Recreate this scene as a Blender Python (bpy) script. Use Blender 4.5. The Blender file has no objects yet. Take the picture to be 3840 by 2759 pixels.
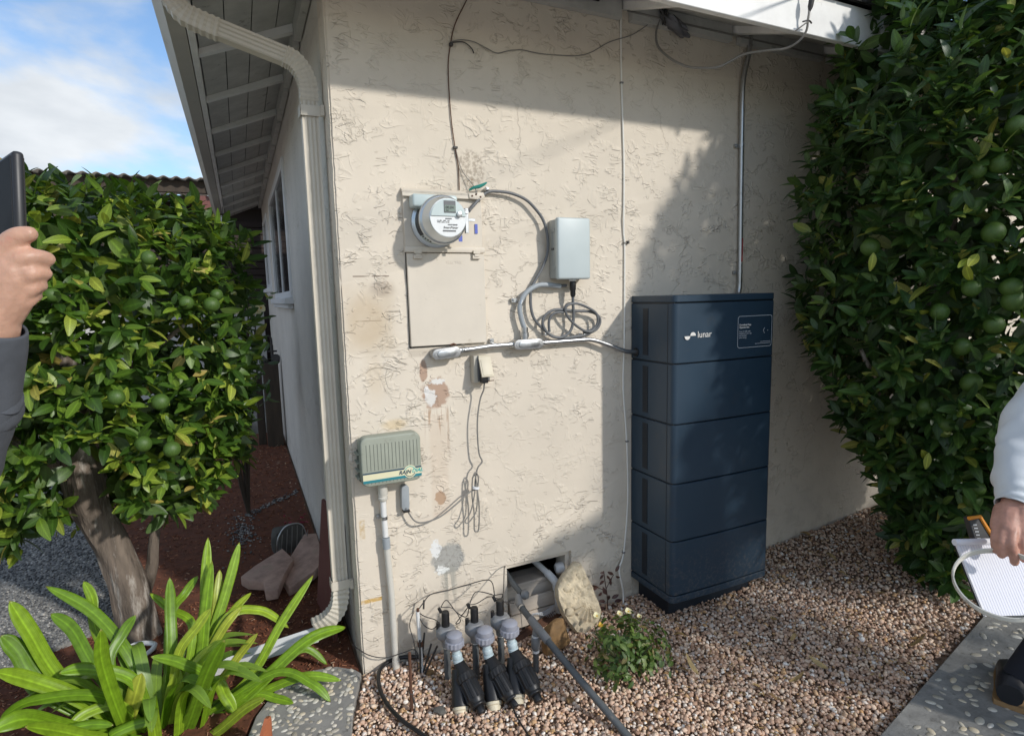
import bpy, bmesh, math, random
import numpy as np
from mathutils import Vector, Matrix, Euler, noise
random.seed(7); np.random.seed(7)
scn = bpy.context.scene
col = scn.collection
R = math.radians
# ------------------------------------------------------------------ camera, sky, sun, exposure
cd = bpy.data.cameras.new('camera'); camo = bpy.data.objects.new('camera', cd); col.objects.link(camo); scn.camera = camo
CAM = Vector((-0.3686, -2.3996, 1.6))
rx, up, fw = Vector((0.906, -0.423, -0.0242)), Vector((0.075, 0.103, 0.992)), Vector((0.417, 0.900, -0.1248))
fw.normalize(); rx = (rx - fw*rx.dot(fw)).normalized(); up = rx.cross(fw)
camo.matrix_world = Matrix(((rx.x, up.x, -fw.x, CAM.x), (rx.y, up.y, -fw.y, CAM.y), (rx.z, up.z, -fw.z, CAM.z), (0, 0, 0, 1)))
cd.sensor_width = 36; cd.lens = 36*2180/3840; cd.clip_start = .05; cd.clip_end = 500
SUN = Vector((-.58, 1, -.65)).normalized()          # the way the light travels
w = bpy.data.worlds.new('World'); scn.world = w; w.use_nodes = True
nt = w.node_tree; nt.nodes.clear()
def wn(t, **k):
    n = nt.nodes.new(t)
    for a, b in k.items(): setattr(n, a, b)
    return n
sky = wn('ShaderNodeTexSky', sky_type='NISHITA', sun_disc=False)
sky.sun_elevation = math.asin(-SUN.z); sky.sun_rotation = math.atan2(-SUN.x, -SUN.y)
sky.air_density = 1.2; sky.dust_density = .6; sky.ozone_density = 2
tc = wn('ShaderNodeTexCoord'); mp = wn('ShaderNodeMapping'); mp.inputs['Scale'].default_value = (1.0, 1.0, 2.1); mp.inputs['Location'].default_value = (.62, .35, .3)
n1 = wn('ShaderNodeTexNoise'); n1.inputs['Scale'].default_value = 3.1; n1.inputs['Detail'].default_value = 7; n1.inputs['Roughness'].default_value = .52; n1.inputs['Distortion'].default_value = .25
n2 = wn('ShaderNodeTexNoise'); n2.inputs['Scale'].default_value = 5.5; n2.inputs['Detail'].default_value = 5; n2.inputs['Roughness'].default_value = .5
rm = wn('ShaderNodeMapRange'); rm.interpolation_type = 'SMOOTHSTEP'; rm.inputs[1].default_value = .42; rm.inputs[2].default_value = .60
cr = wn('ShaderNodeValToRGB'); cr.color_ramp.elements[0].position = .3; cr.color_ramp.elements[0].color = (.42, .465, .52, 1); cr.color_ramp.elements[1].position = .72; cr.color_ramp.elements[1].color = (.74, .77, .80, 1)
sc = wn('ShaderNodeVectorMath', operation='MULTIPLY'); sc.inputs[1].default_value = (.11, .122, .138)
mx = wn('ShaderNodeMix', data_type='RGBA'); bg = wn('ShaderNodeBackground'); wo = wn('ShaderNodeOutputWorld')
bg.inputs[1].default_value = 1.0
lk = nt.links.new
lk(tc.outputs['Generated'], mp.inputs[0]); lk(mp.outputs[0], n1.inputs[0]); lk(mp.outputs[0], n2.inputs[0])
lk(n1.outputs[0], rm.inputs[0]); lk(n2.outputs[0], cr.inputs[0]); lk(sky.outputs[0], sc.inputs[0])
lk(rm.outputs[0], mx.inputs[0]); lk(sc.outputs[0], mx.inputs[6]); lk(cr.outputs[0], mx.inputs[7]); lk(mx.outputs[2], bg.inputs[0]); lk(bg.outputs[0], wo.inputs[0])
sl = bpy.data.lights.new('sun', 'SUN'); sl.energy = 2.3; sl.angle = R(2.4); sl.color = (1, .96, .90)
so = bpy.data.objects.new('sun', sl); col.objects.link(so); so.rotation_euler = SUN.to_track_quat('-Z', 'Y').to_euler(); so.location = (3, -6, 6)
vs = scn.view_settings; vs.view_transform = 'Standard'; vs.look = 'None'; vs.exposure = 0.36; vs.gamma = 1; vs.use_curve_mapping = False

# ------------------------------------------------------------------ helpers
def tag(o, label=None, cat=None, group=None, kind=None):
    if label: o['label'] = label
    if cat: o['category'] = cat
    if group: o['group'] = group
    if kind: o['kind'] = kind
    return o
ORI = {}
def thing(name, label, cat, loc=(0, 0, 0), group=None):
    o = bpy.data.objects.new(name, None); col.objects.link(o); o.location = loc; o.empty_display_size = .05
    ORI[o.name] = Vector(loc)
    return tag(o, label, cat, group)
def copy_tree(o, parent=None):
    c = o.copy(); col.objects.link(c); c.parent = parent
    for ch in list(o.children): copy_tree(ch, c)
    return c
def link_mesh(name, me, mat, parent=None, smooth=False, origin=None):
    o = bpy.data.objects.new(name, me); col.objects.link(o)
    org = Vector(origin) if origin is not None else (ORI[parent.name] if parent else Vector((0, 0, 0)))
    if org.length > 0: me.transform(Matrix.Translation(-org))
    ORI[o.name] = org.copy()
    if parent: o.parent = parent; o.location = org - ORI[parent.name]
    else: o.location = org
    if mat:
        for m in (mat if isinstance(mat, list) else [mat]): me.materials.append(m)
    if smooth:
        me.polygons.foreach_set('use_smooth', [True]*len(me.polygons))
        try: me.set_sharp_from_angle(angle=R(38))
        except Exception: pass
    return o
class MB:
    def __init__(s): s.v = []; s.f = []; s.mi = []
    def add(s, vs, fs, mi=0):
        b = len(s.v); s.v += [tuple(v) for v in vs]; s.f += [tuple(b+i for i in f) for f in fs]; s.mi += [mi]*len(fs); return s
    def box(s, c, size, rot=None, mi=0, taper=0):
        hx, hy, hz = [q/2 for q in size]; M = rot.to_matrix() if isinstance(rot, Euler) else (rot or Matrix.Identity(3))
        vs = []
        for z in (-1, 1):
            t = 1 - taper*(z > 0)
            for x, y in ((-1, -1), (1, -1), (1, 1), (-1, 1)): vs.append(Vector(c) + M @ Vector((x*hx*t, y*hy*t, z*hz)))
        return s.add(vs, [(3, 2, 1, 0), (4, 5, 6, 7), (0, 1, 5, 4), (1, 2, 6, 5), (2, 3, 7, 6), (3, 0, 4, 7)], mi)
    def bbox(s, a, b, mi=0):
        return s.box([(p+q)/2 for p, q in zip(a, b)], [abs(q-p) for p, q in zip(a, b)], None, mi)
    def tube(s, pts, r, n=10, caps=True, mi=0, sm=0):
        P = [Vector(p) for p in pts]
        rr = list(r) if isinstance(r, (list, tuple)) else [r]*len(P)
        if sm: P, rr = catmull(P, rr, sm)
        rings = []; t0 = None; nrm = None
        for i, p in enumerate(P):
            t = (P[min(i+1, len(P)-1)] - P[max(i-1, 0)])
            t = t.normalized() if t.length > 1e-9 else (t0 or Vector((0, 0, 1)))
            if nrm is None:
                a = Vector((0, 0, 1)) if abs(t.z) < .9 else Vector((1, 0, 0)); nrm = (a - t*a.dot(t)).normalized()
            else:
                nrm = nrm - t*nrm.dot(t); nrm = nrm.normalized() if nrm.length > 1e-6 else t.orthogonal().normalized()
            bn = t.cross(nrm); t0 = t
            rings.append([p + (nrm*math.cos(2*math.pi*k/n) + bn*math.sin(2*math.pi*k/n))*rr[i] for k in range(n)])
        vs = [v for g in rings for v in g]; fs = []
        for i in range(len(P)-1):
            for k in range(n): fs.append((i*n+k, i*n+(k+1) % n, (i+1)*n+(k+1) % n, (i+1)*n+k))
        if caps: fs.append(tuple(range(n-1, -1, -1))); fs.append(tuple((len(P)-1)*n+k for k in range(n)))
        return s.add(vs, fs, mi)
    def cyl(s, a, b, r, n=16, mi=0, r2=None): return s.tube([a, b], [r, r if r2 is None else r2], n, True, mi)
    def lathe(s, prof, o, ax, n=24, mi=0, teeth=None):
        ax = Vector(ax).normalized(); a = Vector((0, 0, 1)) if abs(ax.z) < .9 else Vector((1, 0, 0)); u = (a-ax*a.dot(ax)).normalized(); v = ax.cross(u); o = Vector(o)
        vs = []; fs = []
        for (r, h) in prof:
            for k in range(n):
                q = r
                if teeth and teeth[1] <= h <= teeth[2]: q = r*(1 + teeth[0]*(1 if k % 2 else -1))
                vs.append(o + ax*h + (u*math.cos(2*math.pi*k/n)+v*math.sin(2*math.pi*k/n))*q)
        for i in range(len(prof)-1):
            for k in range(n): fs.append((i*n+k, i*n+(k+1) % n, (i+1)*n+(k+1) % n, (i+1)*n+k))
        fs.append(tuple(range(n-1, -1, -1))); fs.append(tuple((len(prof)-1)*n+k for k in range(n)))
        return s.add(vs, fs, mi)
    def prism(s, poly, d, mi=0):       # poly: 3d points of one face, d: extrusion vector
        n = len(poly); P = [Vector(p) for p in poly]; d = Vector(d)
        return s.add(P+[p+d for p in P], [tuple(range(n-1, -1, -1)), tuple(range(n, 2*n))]+[(i, (i+1) % n, n+(i+1) % n, n+i) for i in range(n)], mi)
    def sweep(s, pts, prof, upv=(0, 1, 0), closed=True, caps=True, mi=0):   # prof: 2d (side, upv) points swept along pts
        P = [Vector(p) for p in pts]; n = len(prof); vs = []; U = Vector(upv)
        for i, p in enumerate(P):
            t = (P[min(i+1, len(P)-1)]-P[max(i-1, 0)]).normalized(); u = (U - t*U.dot(t)).normalized(); q = t.cross(u)
            vs += [p + q*a + u*b for a, b in prof]
        fs = [(i*n+k, i*n+(k+1) % n, (i+1)*n+(k+1) % n, (i+1)*n+k) for i in range(len(P)-1) for k in range(n if closed else n-1)]
        if caps and closed: fs += [tuple(range(n-1, -1, -1)), tuple((len(P)-1)*n+k for k in range(n))]
        return s.add(vs, fs, mi)
    def mesh(s, name='m'):
        me = bpy.data.meshes.new(name); me.from_pydata(s.v, [], s.f); me.polygons.foreach_set('material_index', s.mi); me.update()
        bm = bmesh.new(); bm.from_mesh(me); bmesh.ops.recalc_face_normals(bm, faces=bm.faces); bm.to_mesh(me); bm.free()
        return me
    def build(s, name, mat, parent=None, smooth=False, bevel=0, seg=2, origin=None):
        me = s.mesh(name)
        if bevel:
            bm = bmesh.new(); bm.from_mesh(me)
            es = [e for e in bm.edges if len(e.link_faces) == 2 and e.calc_face_angle(0) > R(35)]
            bmesh.ops.bevel(bm, geom=es, offset=bevel, segments=seg, affect='EDGES', profile=.5, clamp_overlap=True)
            bm.to_mesh(me); bm.free(); smooth = True
        return link_mesh(name, me, mat, parent, smooth, origin)
def catmull(P, rr, k):
    out = []; ro = []
    for i in range(len(P)-1):
        a, b, c, d = P[max(i-1, 0)], P[i], P[i+1], P[min(i+2, len(P)-1)]
        for j in range(k):
            t = j/k
            out.append(.5*((2*b)+(c-a)*t+(2*a-5*b+4*c-d)*t*t+(3*b-a-3*c+d)*t**3)); ro.append(rr[i]*(1-t)+rr[i+1]*t)
    out.append(P[-1]); ro.append(rr[-1]); return out, ro
def text_mesh(body, size, align='LEFT', shear=0, bold=0, spacing=1):
    cu = bpy.data.curves.new('t', 'FONT'); cu.body = body; cu.size = size; cu.align_x = align; cu.extrude = .0004; cu.shear = shear; cu.offset = bold; cu.space_character = spacing; cu.resolution_u = 3
    o = bpy.data.objects.new('t', cu); col.objects.link(o); dg = bpy.context.evaluated_depsgraph_get()
    me = bpy.data.meshes.new_from_object(o.evaluated_get(dg)); bpy.data.objects.remove(o); me.materials.clear(); return me
def put_text(name, body, size, at, mat, parent, right=(1, 0, 0), upd=(0, 0, 1), **k):
    me = text_mesh(body, size, **k); r = Vector(right).normalized(); u = Vector(upd).normalized(); n = r.cross(u); a = Vector(at)
    me.transform(Matrix(((r.x, u.x, n.x, a.x), (r.y, u.y, n.y, a.y), (r.z, u.z, n.z, a.z), (0, 0, 0, 1))))
    return link_mesh(name, me, mat, parent)
# ------------------------------------------------------------------ materials
MATS = {}
def newmat(name):
    m = bpy.data.materials.new(name); m.use_nodes = True; t = m.node_tree; b = t.nodes['Principled BSDF']; MATS[name] = m
    return m, t, b
def nd(t, ty, ins=None, **k):
    n = t.nodes.new(ty)
    for a, b in k.items(): setattr(n, a, b)
    for a, b in (ins or {}).items(): n.inputs[a].default_value = b
    return n
def simple(name, c, rough=.6, metal=0, var=.12, vscale=6, bump=0, bscale=60, dirt=None, coat=0, spec=.5):
    m, t, b = newmat(name); L = t.links.new
    co = nd(t, 'ShaderNodeTexCoord')
    n = nd(t, 'ShaderNodeTexNoise', {'Scale': vscale, 'Detail': 6, 'Roughness': .6}); L(co.outputs['Object'], n.inputs[0])
    r = nd(t, 'ShaderNodeValToRGB'); e = r.color_ramp.elements
    e[0].position = .3; e[1].position = .7
    e[0].color = tuple(q*(1-var) for q in c)+(1,); e[1].color = tuple(min(1, q*(1+var)) for q in c)+(1,)
    L(n.outputs[0], r.inputs[0]); out = r.outputs[0]
    if dirt:
        n3 = nd(t, 'ShaderNodeTexNoise', {'Scale': dirt[1], 'Detail': 8, 'Roughness': .7}); L(co.outputs['Object'], n3.inputs[0])
        rr = nd(t, 'ShaderNodeMapRange', {1: dirt[2], 2: dirt[2]+.12}); L(n3.outputs[0], rr.inputs[0])
        mm = nd(t, 'ShaderNodeMix', data_type='RGBA'); L(rr.outputs[0], mm.inputs[0]); L(out, mm.inputs[6]); mm.inputs[7].default_value = tuple(dirt[0])+(1,); out = mm.outputs[2]
    L(out, b.inputs['Base Color'])
    b.inputs['Roughness'].default_value = rough; b.inputs['Metallic'].default_value = metal; b.inputs['Coat Weight'].default_value = coat; b.inputs['Specular IOR Level'].default_value = spec
    rv = nd(t, 'ShaderNodeMapRange', {1: .3, 2: .7, 3: max(.02, rough-.08), 4: min(1, rough+.08)}); L(n.outputs[0], rv.inputs[0]); L(rv.outputs[0], b.inputs['Roughness'])
    if bump:
        n2 = nd(t, 'ShaderNodeTexNoise', {'Scale': bscale, 'Detail': 5}); L(co.outputs['Object'], n2.inputs[0])
        bp = nd(t, 'ShaderNodeBump', {'Strength': .6, 'Distance': bump}); L(n2.outputs[0], bp.inputs['Height']); L(bp.outputs[0], b.inputs['Normal'])
    return m
def island(name, ramp, rough=.7, bump=0, bscale=80, objrand=True, extra=None):
    """colour picked per mesh island (or per object) from a ramp"""
    m, t, b = newmat(name); L = t.links.new
    g = nd(t, 'ShaderNodeNewGeometry'); oi = nd(t, 'ShaderNodeObjectInfo')
    a = nd(t, 'ShaderNodeMath', operation='ADD'); L(g.outputs['Random Per Island'], a.inputs[0]); L(oi.outputs['Random'], a.inputs[1])
    fr = nd(t, 'ShaderNodeMath', operation='FRACT'); L(a.outputs[0], fr.inputs[0])
    r = nd(t, 'ShaderNodeValToRGB'); r.color_ramp.interpolation = 'LINEAR'
    e = r.color_ramp.elements
    e[0].position, e[0].color = ramp[0][0], tuple(ramp[0][1])+(1,); e[1].position, e[1].color = ramp[-1][0], tuple(ramp[-1][1])+(1,)
    for p, c in ramp[1:-1]: x = e.new(p); x.color = tuple(c)+(1,)
    L(fr.outputs[0], r.inputs[0])
    co = nd(t, 'ShaderNodeTexCoord'); n = nd(t, 'ShaderNodeTexNoise', {'Scale': bscale, 'Detail': 4}); L(co.outputs['Object'], n.inputs[0])
    mv = nd(t, 'ShaderNodeMapRange', {1: .25, 2: .75, 3: .75, 4: 1.2}); L(n.outputs[0], mv.inputs[0])
    mu = nd(t, 'ShaderNodeMix', data_type='RGBA', blend_type='MULTIPLY'); mu.inputs[0].default_value = 1; L(r.outputs[0], mu.inputs[6]); L(mv.outputs[0], mu.inputs[7])
    L(mu.outputs[2], b.inputs['Base Color']); b.inputs['Roughness'].default_value = rough
    if bump:
        bp = nd(t, 'ShaderNodeBump', {'Strength': .7, 'Distance': bump}); L(n.outputs[0], bp.inputs['Height']); L(bp.outputs[0], b.inputs['Normal'])
    return m
def leafmat(name, ramp, back, rough=.38, trans=.25, spec=.5, veins=True):
    m = island(name, ramp, rough, .0008, 40); t = m.node_tree; L = t.links.new; b = t.nodes['Principled BSDF']
    src = b.inputs['Base Color'].links[0].from_socket
    # leaf markings from the blade's own coordinates: pale midrib, faint side veins, browned tip
    uv = nd(t, 'ShaderNodeUVMap'); sx = nd(t, 'ShaderNodeSeparateXYZ'); L(uv.outputs[0], sx.inputs[0])
    ab_ = nd(t, 'ShaderNodeMath', operation='SUBTRACT'); ab_.inputs[1].default_value = .5; L(sx.outputs[0], ab_.inputs[0]); a2_ = nd(t, 'ShaderNodeMath', operation='ABSOLUTE'); L(ab_.outputs[0], a2_.inputs[0])
    rib = nd(t, 'ShaderNodeMapRange', {1: .13 if veins else .09, 2: .0, 3: 0, 4: .55}); L(a2_.outputs[0], rib.inputs[0])
    vn = nd(t, 'ShaderNodeMath', operation='MULTIPLY_ADD'); vn.inputs[1].default_value = -.55; L(a2_.outputs[0], vn.inputs[0]); L(sx.outputs[1], vn.inputs[2])
    sn = nd(t, 'ShaderNodeMath', operation='MULTIPLY'); sn.inputs[1].default_value = 58 if veins else 3; L(vn.outputs[0], sn.inputs[0]); si = nd(t, 'ShaderNodeMath', operation='SINE'); L(sn.outputs[0], si.inputs[0])
    cmb = nd(t, 'ShaderNodeCombineXYZ'); mu_ = nd(t, 'ShaderNodeMath', operation='MULTIPLY'); mu_.inputs[1].default_value = 26; L(sx.outputs[0], mu_.inputs[0]); L(mu_.outputs[0], cmb.inputs[0]); L(sx.outputs[1], cmb.inputs[1]); sn_ = nd(t, 'ShaderNodeTexNoise', {'Scale': 1, 'Detail': 2}); L(cmb.outputs[0], sn_.inputs[0])
    vv = nd(t, 'ShaderNodeMapRange', {1: -1, 2: 1, 3: .90, 4: 1.10}) if veins else nd(t, 'ShaderNodeMapRange', {1: .3, 2: .7, 3: .78, 4: 1.2}); L(si.outputs[0] if veins else sn_.outputs[0], vv.inputs[0])
    one = nd(t, 'ShaderNodeMath', operation='ADD'); L(vv.outputs[0], one.inputs[0]); L(rib.outputs[0], one.inputs[1])
    m0 = nd(t, 'ShaderNodeMix', data_type='RGBA', blend_type='MULTIPLY'); m0.inputs[0].default_value = 1; L(src, m0.inputs[6]); L(one.outputs[0], m0.inputs[7])
    tipm = nd(t, 'ShaderNodeMapRange', {1: .955, 2: 1.0, 3: 0, 4: .75}); L(sx.outputs[1], tipm.inputs[0]); m1 = nd(t, 'ShaderNodeMix', data_type='RGBA'); L(tipm.outputs[0], m1.inputs[0]); L(m0.outputs[2], m1.inputs[6]); m1.inputs[7].default_value = (.30, .20, .05, 1); src = (m0 if veins else m1).outputs[2]
    g = nd(t, 'ShaderNodeNewGeometry'); mm = nd(t, 'ShaderNodeMix', data_type='RGBA'); mm.inputs[7].default_value = back+(1,)
    ml = nd(t, 'ShaderNodeMath', operation='MULTIPLY'); ml.inputs[1].default_value = .6; L(g.outputs['Backfacing'], ml.inputs[0]); L(ml.outputs[0], mm.inputs[0]); L(src, mm.inputs[6]); L(mm.outputs[2], b.inputs['Base Color'])
    tr = nd(t, 'ShaderNodeBsdfTranslucent'); br = nd(t, 'ShaderNodeVectorMath', operation='MULTIPLY'); br.inputs[1].default_value = (1.5, 1.6, .6); L(src, br.inputs[0]); L(br.outputs[0], tr.inputs[0])
    ms = nd(t, 'ShaderNodeMixShader'); ms.inputs[0].default_value = trans; o = t.nodes['Material Output']
    L(b.outputs[0], ms.inputs[1]); L(tr.outputs[0], ms.inputs[2]); L(ms.outputs[0], o.inputs[0]); b.inputs['Specular IOR Level'].default_value = spec
    return m

def stucco(name, base, stains=True):
    m, t, b = newmat(name); L = t.links.new
    co = nd(t, 'ShaderNodeTexCoord'); P = co.outputs['Object']
    def noi(scale, det=4, ro=.55, dist=0, vec=None, stretch=None):
        v = vec or P
        if stretch:
            mp = nd(t, 'ShaderNodeMapping'); mp.inputs['Scale'].default_value = stretch[:3]; mp.inputs['Rotation'].default_value = (0, stretch[3] if len(stretch) > 3 else 0, 0); L(v, mp.inputs[0]); v = mp.outputs[0]
        n = nd(t, 'ShaderNodeTexNoise', {'Scale': scale, 'Detail': det, 'Roughness': ro, 'Distortion': dist}); L(v, n.inputs[0]); return n.outputs[0]
    def mr(x, a, c, lo=0, hi=1, sm=True):
        n = nd(t, 'ShaderNodeMapRange', {1: a, 2: c, 3: lo, 4: hi}); n.interpolation_type = 'SMOOTHSTEP' if sm else 'LINEAR'; L(x, n.inputs[0]); return n.outputs[0]
    def ma(op, a, c=None):
        n = nd(t, 'ShaderNodeMath', operation=op)
        for i, q in enumerate((a, c)):
            if q is None: continue
            if isinstance(q, (int, float)): n.inputs[i].default_value = q
            else: L(q, n.inputs[i])
        return n.outputs[0]
    # skip-trowel relief: thin lips at the ends of trowel passes
    a1 = noi(6.5, 1.4, .45, 1.2, stretch=(1, 1, 2.2, .25)); a2 = noi(11, 1.2, .45, 1.5, stretch=(1, 1, 2.4, -.35)); a3 = noi(8, 1.6, .5, 1.2, stretch=(1.5, 1, 1, .9))
    zone = mr(noi(1.9, 2), .36, .60, .35, 1); gate = ma('MULTIPLY', mr(noi(9.5, 2.5), .50, .60), zone); gate2 = ma('MULTIPLY', mr(noi(13, 2.5, .5, 0, stretch=(1, 1, 1, 1.1)), .50, .60), zone)
    def lip(a, lo, g):
        up_ = mr(a, lo, lo+.020, 0, 1, True); dn = mr(a, lo+.020, lo+.13, 1, 0)
        return ma('MULTIPLY', ma('MULTIPLY', up_, dn), g)
    h = ma('ADD', ma('ADD', lip(a1, .50, gate), ma('MULTIPLY', lip(a2, .51, gate2), .8)), ma('MULTIPLY', lip(a3, .52, gate), .7))
    h = ma('ADD', h, ma('MULTIPLY', lip(a1, .60, gate2), .8))
    wv = nd(t, 'ShaderNodeVectorMath', operation='ADD'); wn_ = nd(t, 'ShaderNodeTexNoise', {'Scale': 7, 'Detail': 5, 'Roughness': .6}); L(P, wn_.inputs[0]); ws_ = nd(t, 'ShaderNodeVectorMath', operation='SCALE'); ws_.inputs[3].default_value = .22; L(wn_.outputs['Color'], ws_.inputs[0]); L(P, wv.inputs[0]); L(ws_.outputs[0], wv.inputs[1])
    vo = nd(t, 'ShaderNodeTexVoronoi', {'Scale': 1.7}, feature='DISTANCE_TO_EDGE'); L(wv.outputs[0], vo.inputs[0]); crack = ma('MULTIPLY', mr(vo.outputs[0], .006, .002), mr(noi(1.6, 1), .52, .58)); h = ma('SUBTRACT', h, ma('MULTIPLY', crack, .45))
    h = ma('ADD', h, ma('MULTIPLY', noi(2.2, 3), .9)); h = ma('ADD', h, ma('MULTIPLY', noi(160, 3, .7), .05))
    # colour
    sep = nd(t, 'ShaderNodeSeparateXYZ'); L(P, sep.inputs[0]); X, Z = sep.outputs[0], sep.outputs[2]
    c0 = nd(t, 'ShaderNodeValToRGB'); e = c0.color_ramp.elements; e[0].position = .3; e[1].position = .7
    e[0].color = tuple(q*.90 for q in base)+(1,); e[1].color = tuple(min(1, q*1.06) for q in base)+(1,)
    L(noi(1.7, 6, .65), c0.inputs[0]); out = c0.outputs[0]
    def over(mask, c):
        nonlocal out
        n = nd(t, 'ShaderNodeMix', data_type='RGBA'); L(mask, n.inputs[0]); L(out, n.inputs[6]); n.inputs[7].default_value = tuple(c)+(1,); out = n.outputs[2]
    fine = noi(22, 6, .65); fine2 = noi(60, 5, .7); drip = noi(30, 3, .6, 0, stretch=(1.6, 1, .10)); med = noi(9, 5, .6)
    over(ma('MULTIPLY', crack, .18), (base[0]*.45, base[1]*.42, base[2]*.38))
    # grime in low spots and thin vertical runs over the whole wall
    over(ma('MULTIPLY', mr(drip, .60, .74), ma('MULTIPLY', mr(noi(1.3, 2), .45, .65), .22)), (base[0]*.62, base[1]*.55, base[2]*.46))
    over(ma('MULTIPLY', mr(fine2, .60, .70), .10), (base[0]*.55, base[1]*.5, base[2]*.45))
    over(ma('MULTIPLY', mr(Z, .55, .0), ma('MULTIPLY', mr(med, .45, .65), .28)), (.34, .29, .22))
    if stains:
        def blob(cx, cz, rx_, rz_, wob=.8, nz=None, soft=.25):
            dx = ma('DIVIDE', ma('SUBTRACT', X, cx), rx_); dz = ma('DIVIDE', ma('SUBTRACT', Z, cz), rz_)
            d = ma('SQRT', ma('ADD', ma('MULTIPLY', dx, dx), ma('MULTIPLY', dz, dz)))
            d = ma('ADD', d, ma('MULTIPLY', ma('SUBTRACT', nz or fine, .5), wob*2)); return mr(d, 1, 1-soft)
        def rect(x0, x1, z0, z1, s=.01):
            q = ma('MULTIPLY', mr(X, x0, x0+s), mr(X, x1, x1-s)); return ma('MULTIPLY', q, ma('MULTIPLY', mr(Z, z0, z0+s), mr(Z, z1, z1-s)))
        # old box outline left of the meter panel
        over(ma('MULTIPLY', ma('MULTIPLY', rect(-.03, .245, 1.34, 1.694, .07), mr(med, .30, .62, .25, 1)), .42), (.50, .40, .27))
        over(ma('MULTIPLY', blob(.10, 1.50, .11, .14, .6, med, .6), .38), (.50, .37, .22))
        over(ma('MULTIPLY', blob(.17, 1.635, .07, .05, .5, med, .7), .5), (.30, .24, .19))
        over(ma('MULTIPLY', rect(.05, .20, 1.684, 1.692, .004), mr(fine, .35, .5)), (.16, .11, .08))
        over(ma('MULTIPLY', rect(.05, .16, 1.505, 1.511, .004), mr(fine, .4, .5)), (.22, .16, .10))
        over(ma('MULTIPLY', blob(.12, 1.28, .06, .16, .5, med, .8), .25), (.55, .42, .26))
        over(ma('MULTIPLY', blob(.19, 1.07, .07, .03, .6, med, .7), .45), (.62, .45, .22))
        # peeling patch with pink-brown undercoat, white filler and runs
        pk = nd(t, 'ShaderNodeMath', operation='MAXIMUM'); L(blob(.375, 1.185, .068, .075, .55), pk.inputs[0]); L(blob(.325, 1.285, .02, .055, .5), pk.inputs[1])
        over(ma('MULTIPLY', pk.outputs[0], .85), (.40, .26, .185)); over(ma('MULTIPLY', blob(.352, 1.168, .030, .042, .75, fine2), ma('MULTIPLY', pk.outputs[0], .95)), (.70, .68, .64))
        over(blob(.385, 1.235, .040, .014, 1.2, fine2), (.72, .70, .66)); over(blob(.335, 1.195, .012, .028, 1.1, fine2), (.74, .72, .69))
        over(ma('MULTIPLY', rect(.31, .45, .86, 1.13, .03), ma('MULTIPLY', mr(drip, .55, .60), ma('MULTIPLY', mr(Z, .84, 1.15, .1, 1), .8))), (.38, .24, .15))
        over(ma('MULTIPLY', rect(.33, .43, .62, 1.1, .02), .22), (.55, .40, .28)); over(ma('MULTIPLY', blob(.378, .715, .026, .036, .9), .85), (.42, .27, .17))
        # cement patch and white smears by the valves
        gp = blob(.405, .425, .088, .082, .5); over(ma('MULTIPLY', gp, .95), (.36, .355, .33)); over(ma('MULTIPLY', ma('MULTIPLY', gp, mr(fine2, .48, .62)), .45), (.20, .19, .17))
        over(ma('MULTIPLY', rect(.36, .45, .16, .40, .03), ma('MULTIPLY', mr(drip, .42, .52), mr(Z, .14, .34, .15, .8))), (.33, .32, .28))
        over(blob(.345, .48, .026, .044, 1.25, fine2), (.74, .74, .72)); over(blob(.372, .378, .030, .024, 1.3, fine2), (.74, .74, .71))
        over(ma('MULTIPLY', rect(.005, .10, .302, .325, .006), mr(fine, .3, .5)), (.55, .36, .13)); over(ma('MULTIPLY', rect(.015, .045, .59, .68, .008), ma('MULTIPLY', mr(fine, .3, .5), .8)), (.52, .38, .20))
        over(ma('MULTIPLY', ma('MULTIPLY', blob(.57, 2.135, .07, .095, .3, med), mr(fine2, .44, .56)), .62), (.30, .24, .18))
        over(ma('MULTIPLY', rect(.255, .63, 1.34, 1.385, .015), .30), (.24, .20, .15))
        over(ma('MULTIPLY', rect(.55, .585, 2.04, 2.10, .01), mr(fine2, .5, .6)), (.30, .22, .15))
    L(out, b.inputs['Base Color']); b.inputs['Roughness'].default_value = .88; b.inputs['Specular IOR Level'].default_value = .25
    bp = nd(t, 'ShaderNodeBump', {'Strength': 1.0, 'Distance': .0040}); L(h, bp.inputs['Height']); L(bp.outputs[0], b.inputs['Normal'])
    return m
M = {}
M['stucco'] = stucco('stucco', (.69, .615, .510)); M['stucco2'] = stucco('stucco_side', (.70, .66, .60), False)
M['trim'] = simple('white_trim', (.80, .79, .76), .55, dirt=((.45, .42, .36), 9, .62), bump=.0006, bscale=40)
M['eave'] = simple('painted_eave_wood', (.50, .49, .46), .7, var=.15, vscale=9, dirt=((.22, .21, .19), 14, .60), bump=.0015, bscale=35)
M['gutter'] = simple('gutter_paint', (.50, .47, .41), .45, var=.08, dirt=((.30, .27, .22), 11, .60))
M['spout'] = simple('downspout_paint', (.60, .55, .46), .42, var=.07, dirt=((.38, .34, .28), 12, .63))
M['shingle'] = simple('shingle', (.06, .055, .05), .95, var=.35, vscale=60, bump=.003, bscale=90)
M['dark'] = simple('dark_void', (.015, .014, .013), .9)
M['navy'] = simple('navy_powder_coat', (.020, .043, .070), .42, var=.05, vscale=3, bump=.00015, bscale=700, dirt=((.035, .048, .062), 5, .60))
M['navyd'] = simple('navy_grille', (.009, .015, .024), .5, var=.05)
M['print'] = simple('white_print', (.72, .70, .66), .5, var=.03); M['printdim'] = simple('grey_print', (.50, .53, .56), .5, var=.03)
M['panel'] = simple('painted_steel_panel', (.64, .575, .48), .55, var=.06, vscale=5, dirt=((.42, .36, .27), 16, .62), bump=.0004, bscale=50)
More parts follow.
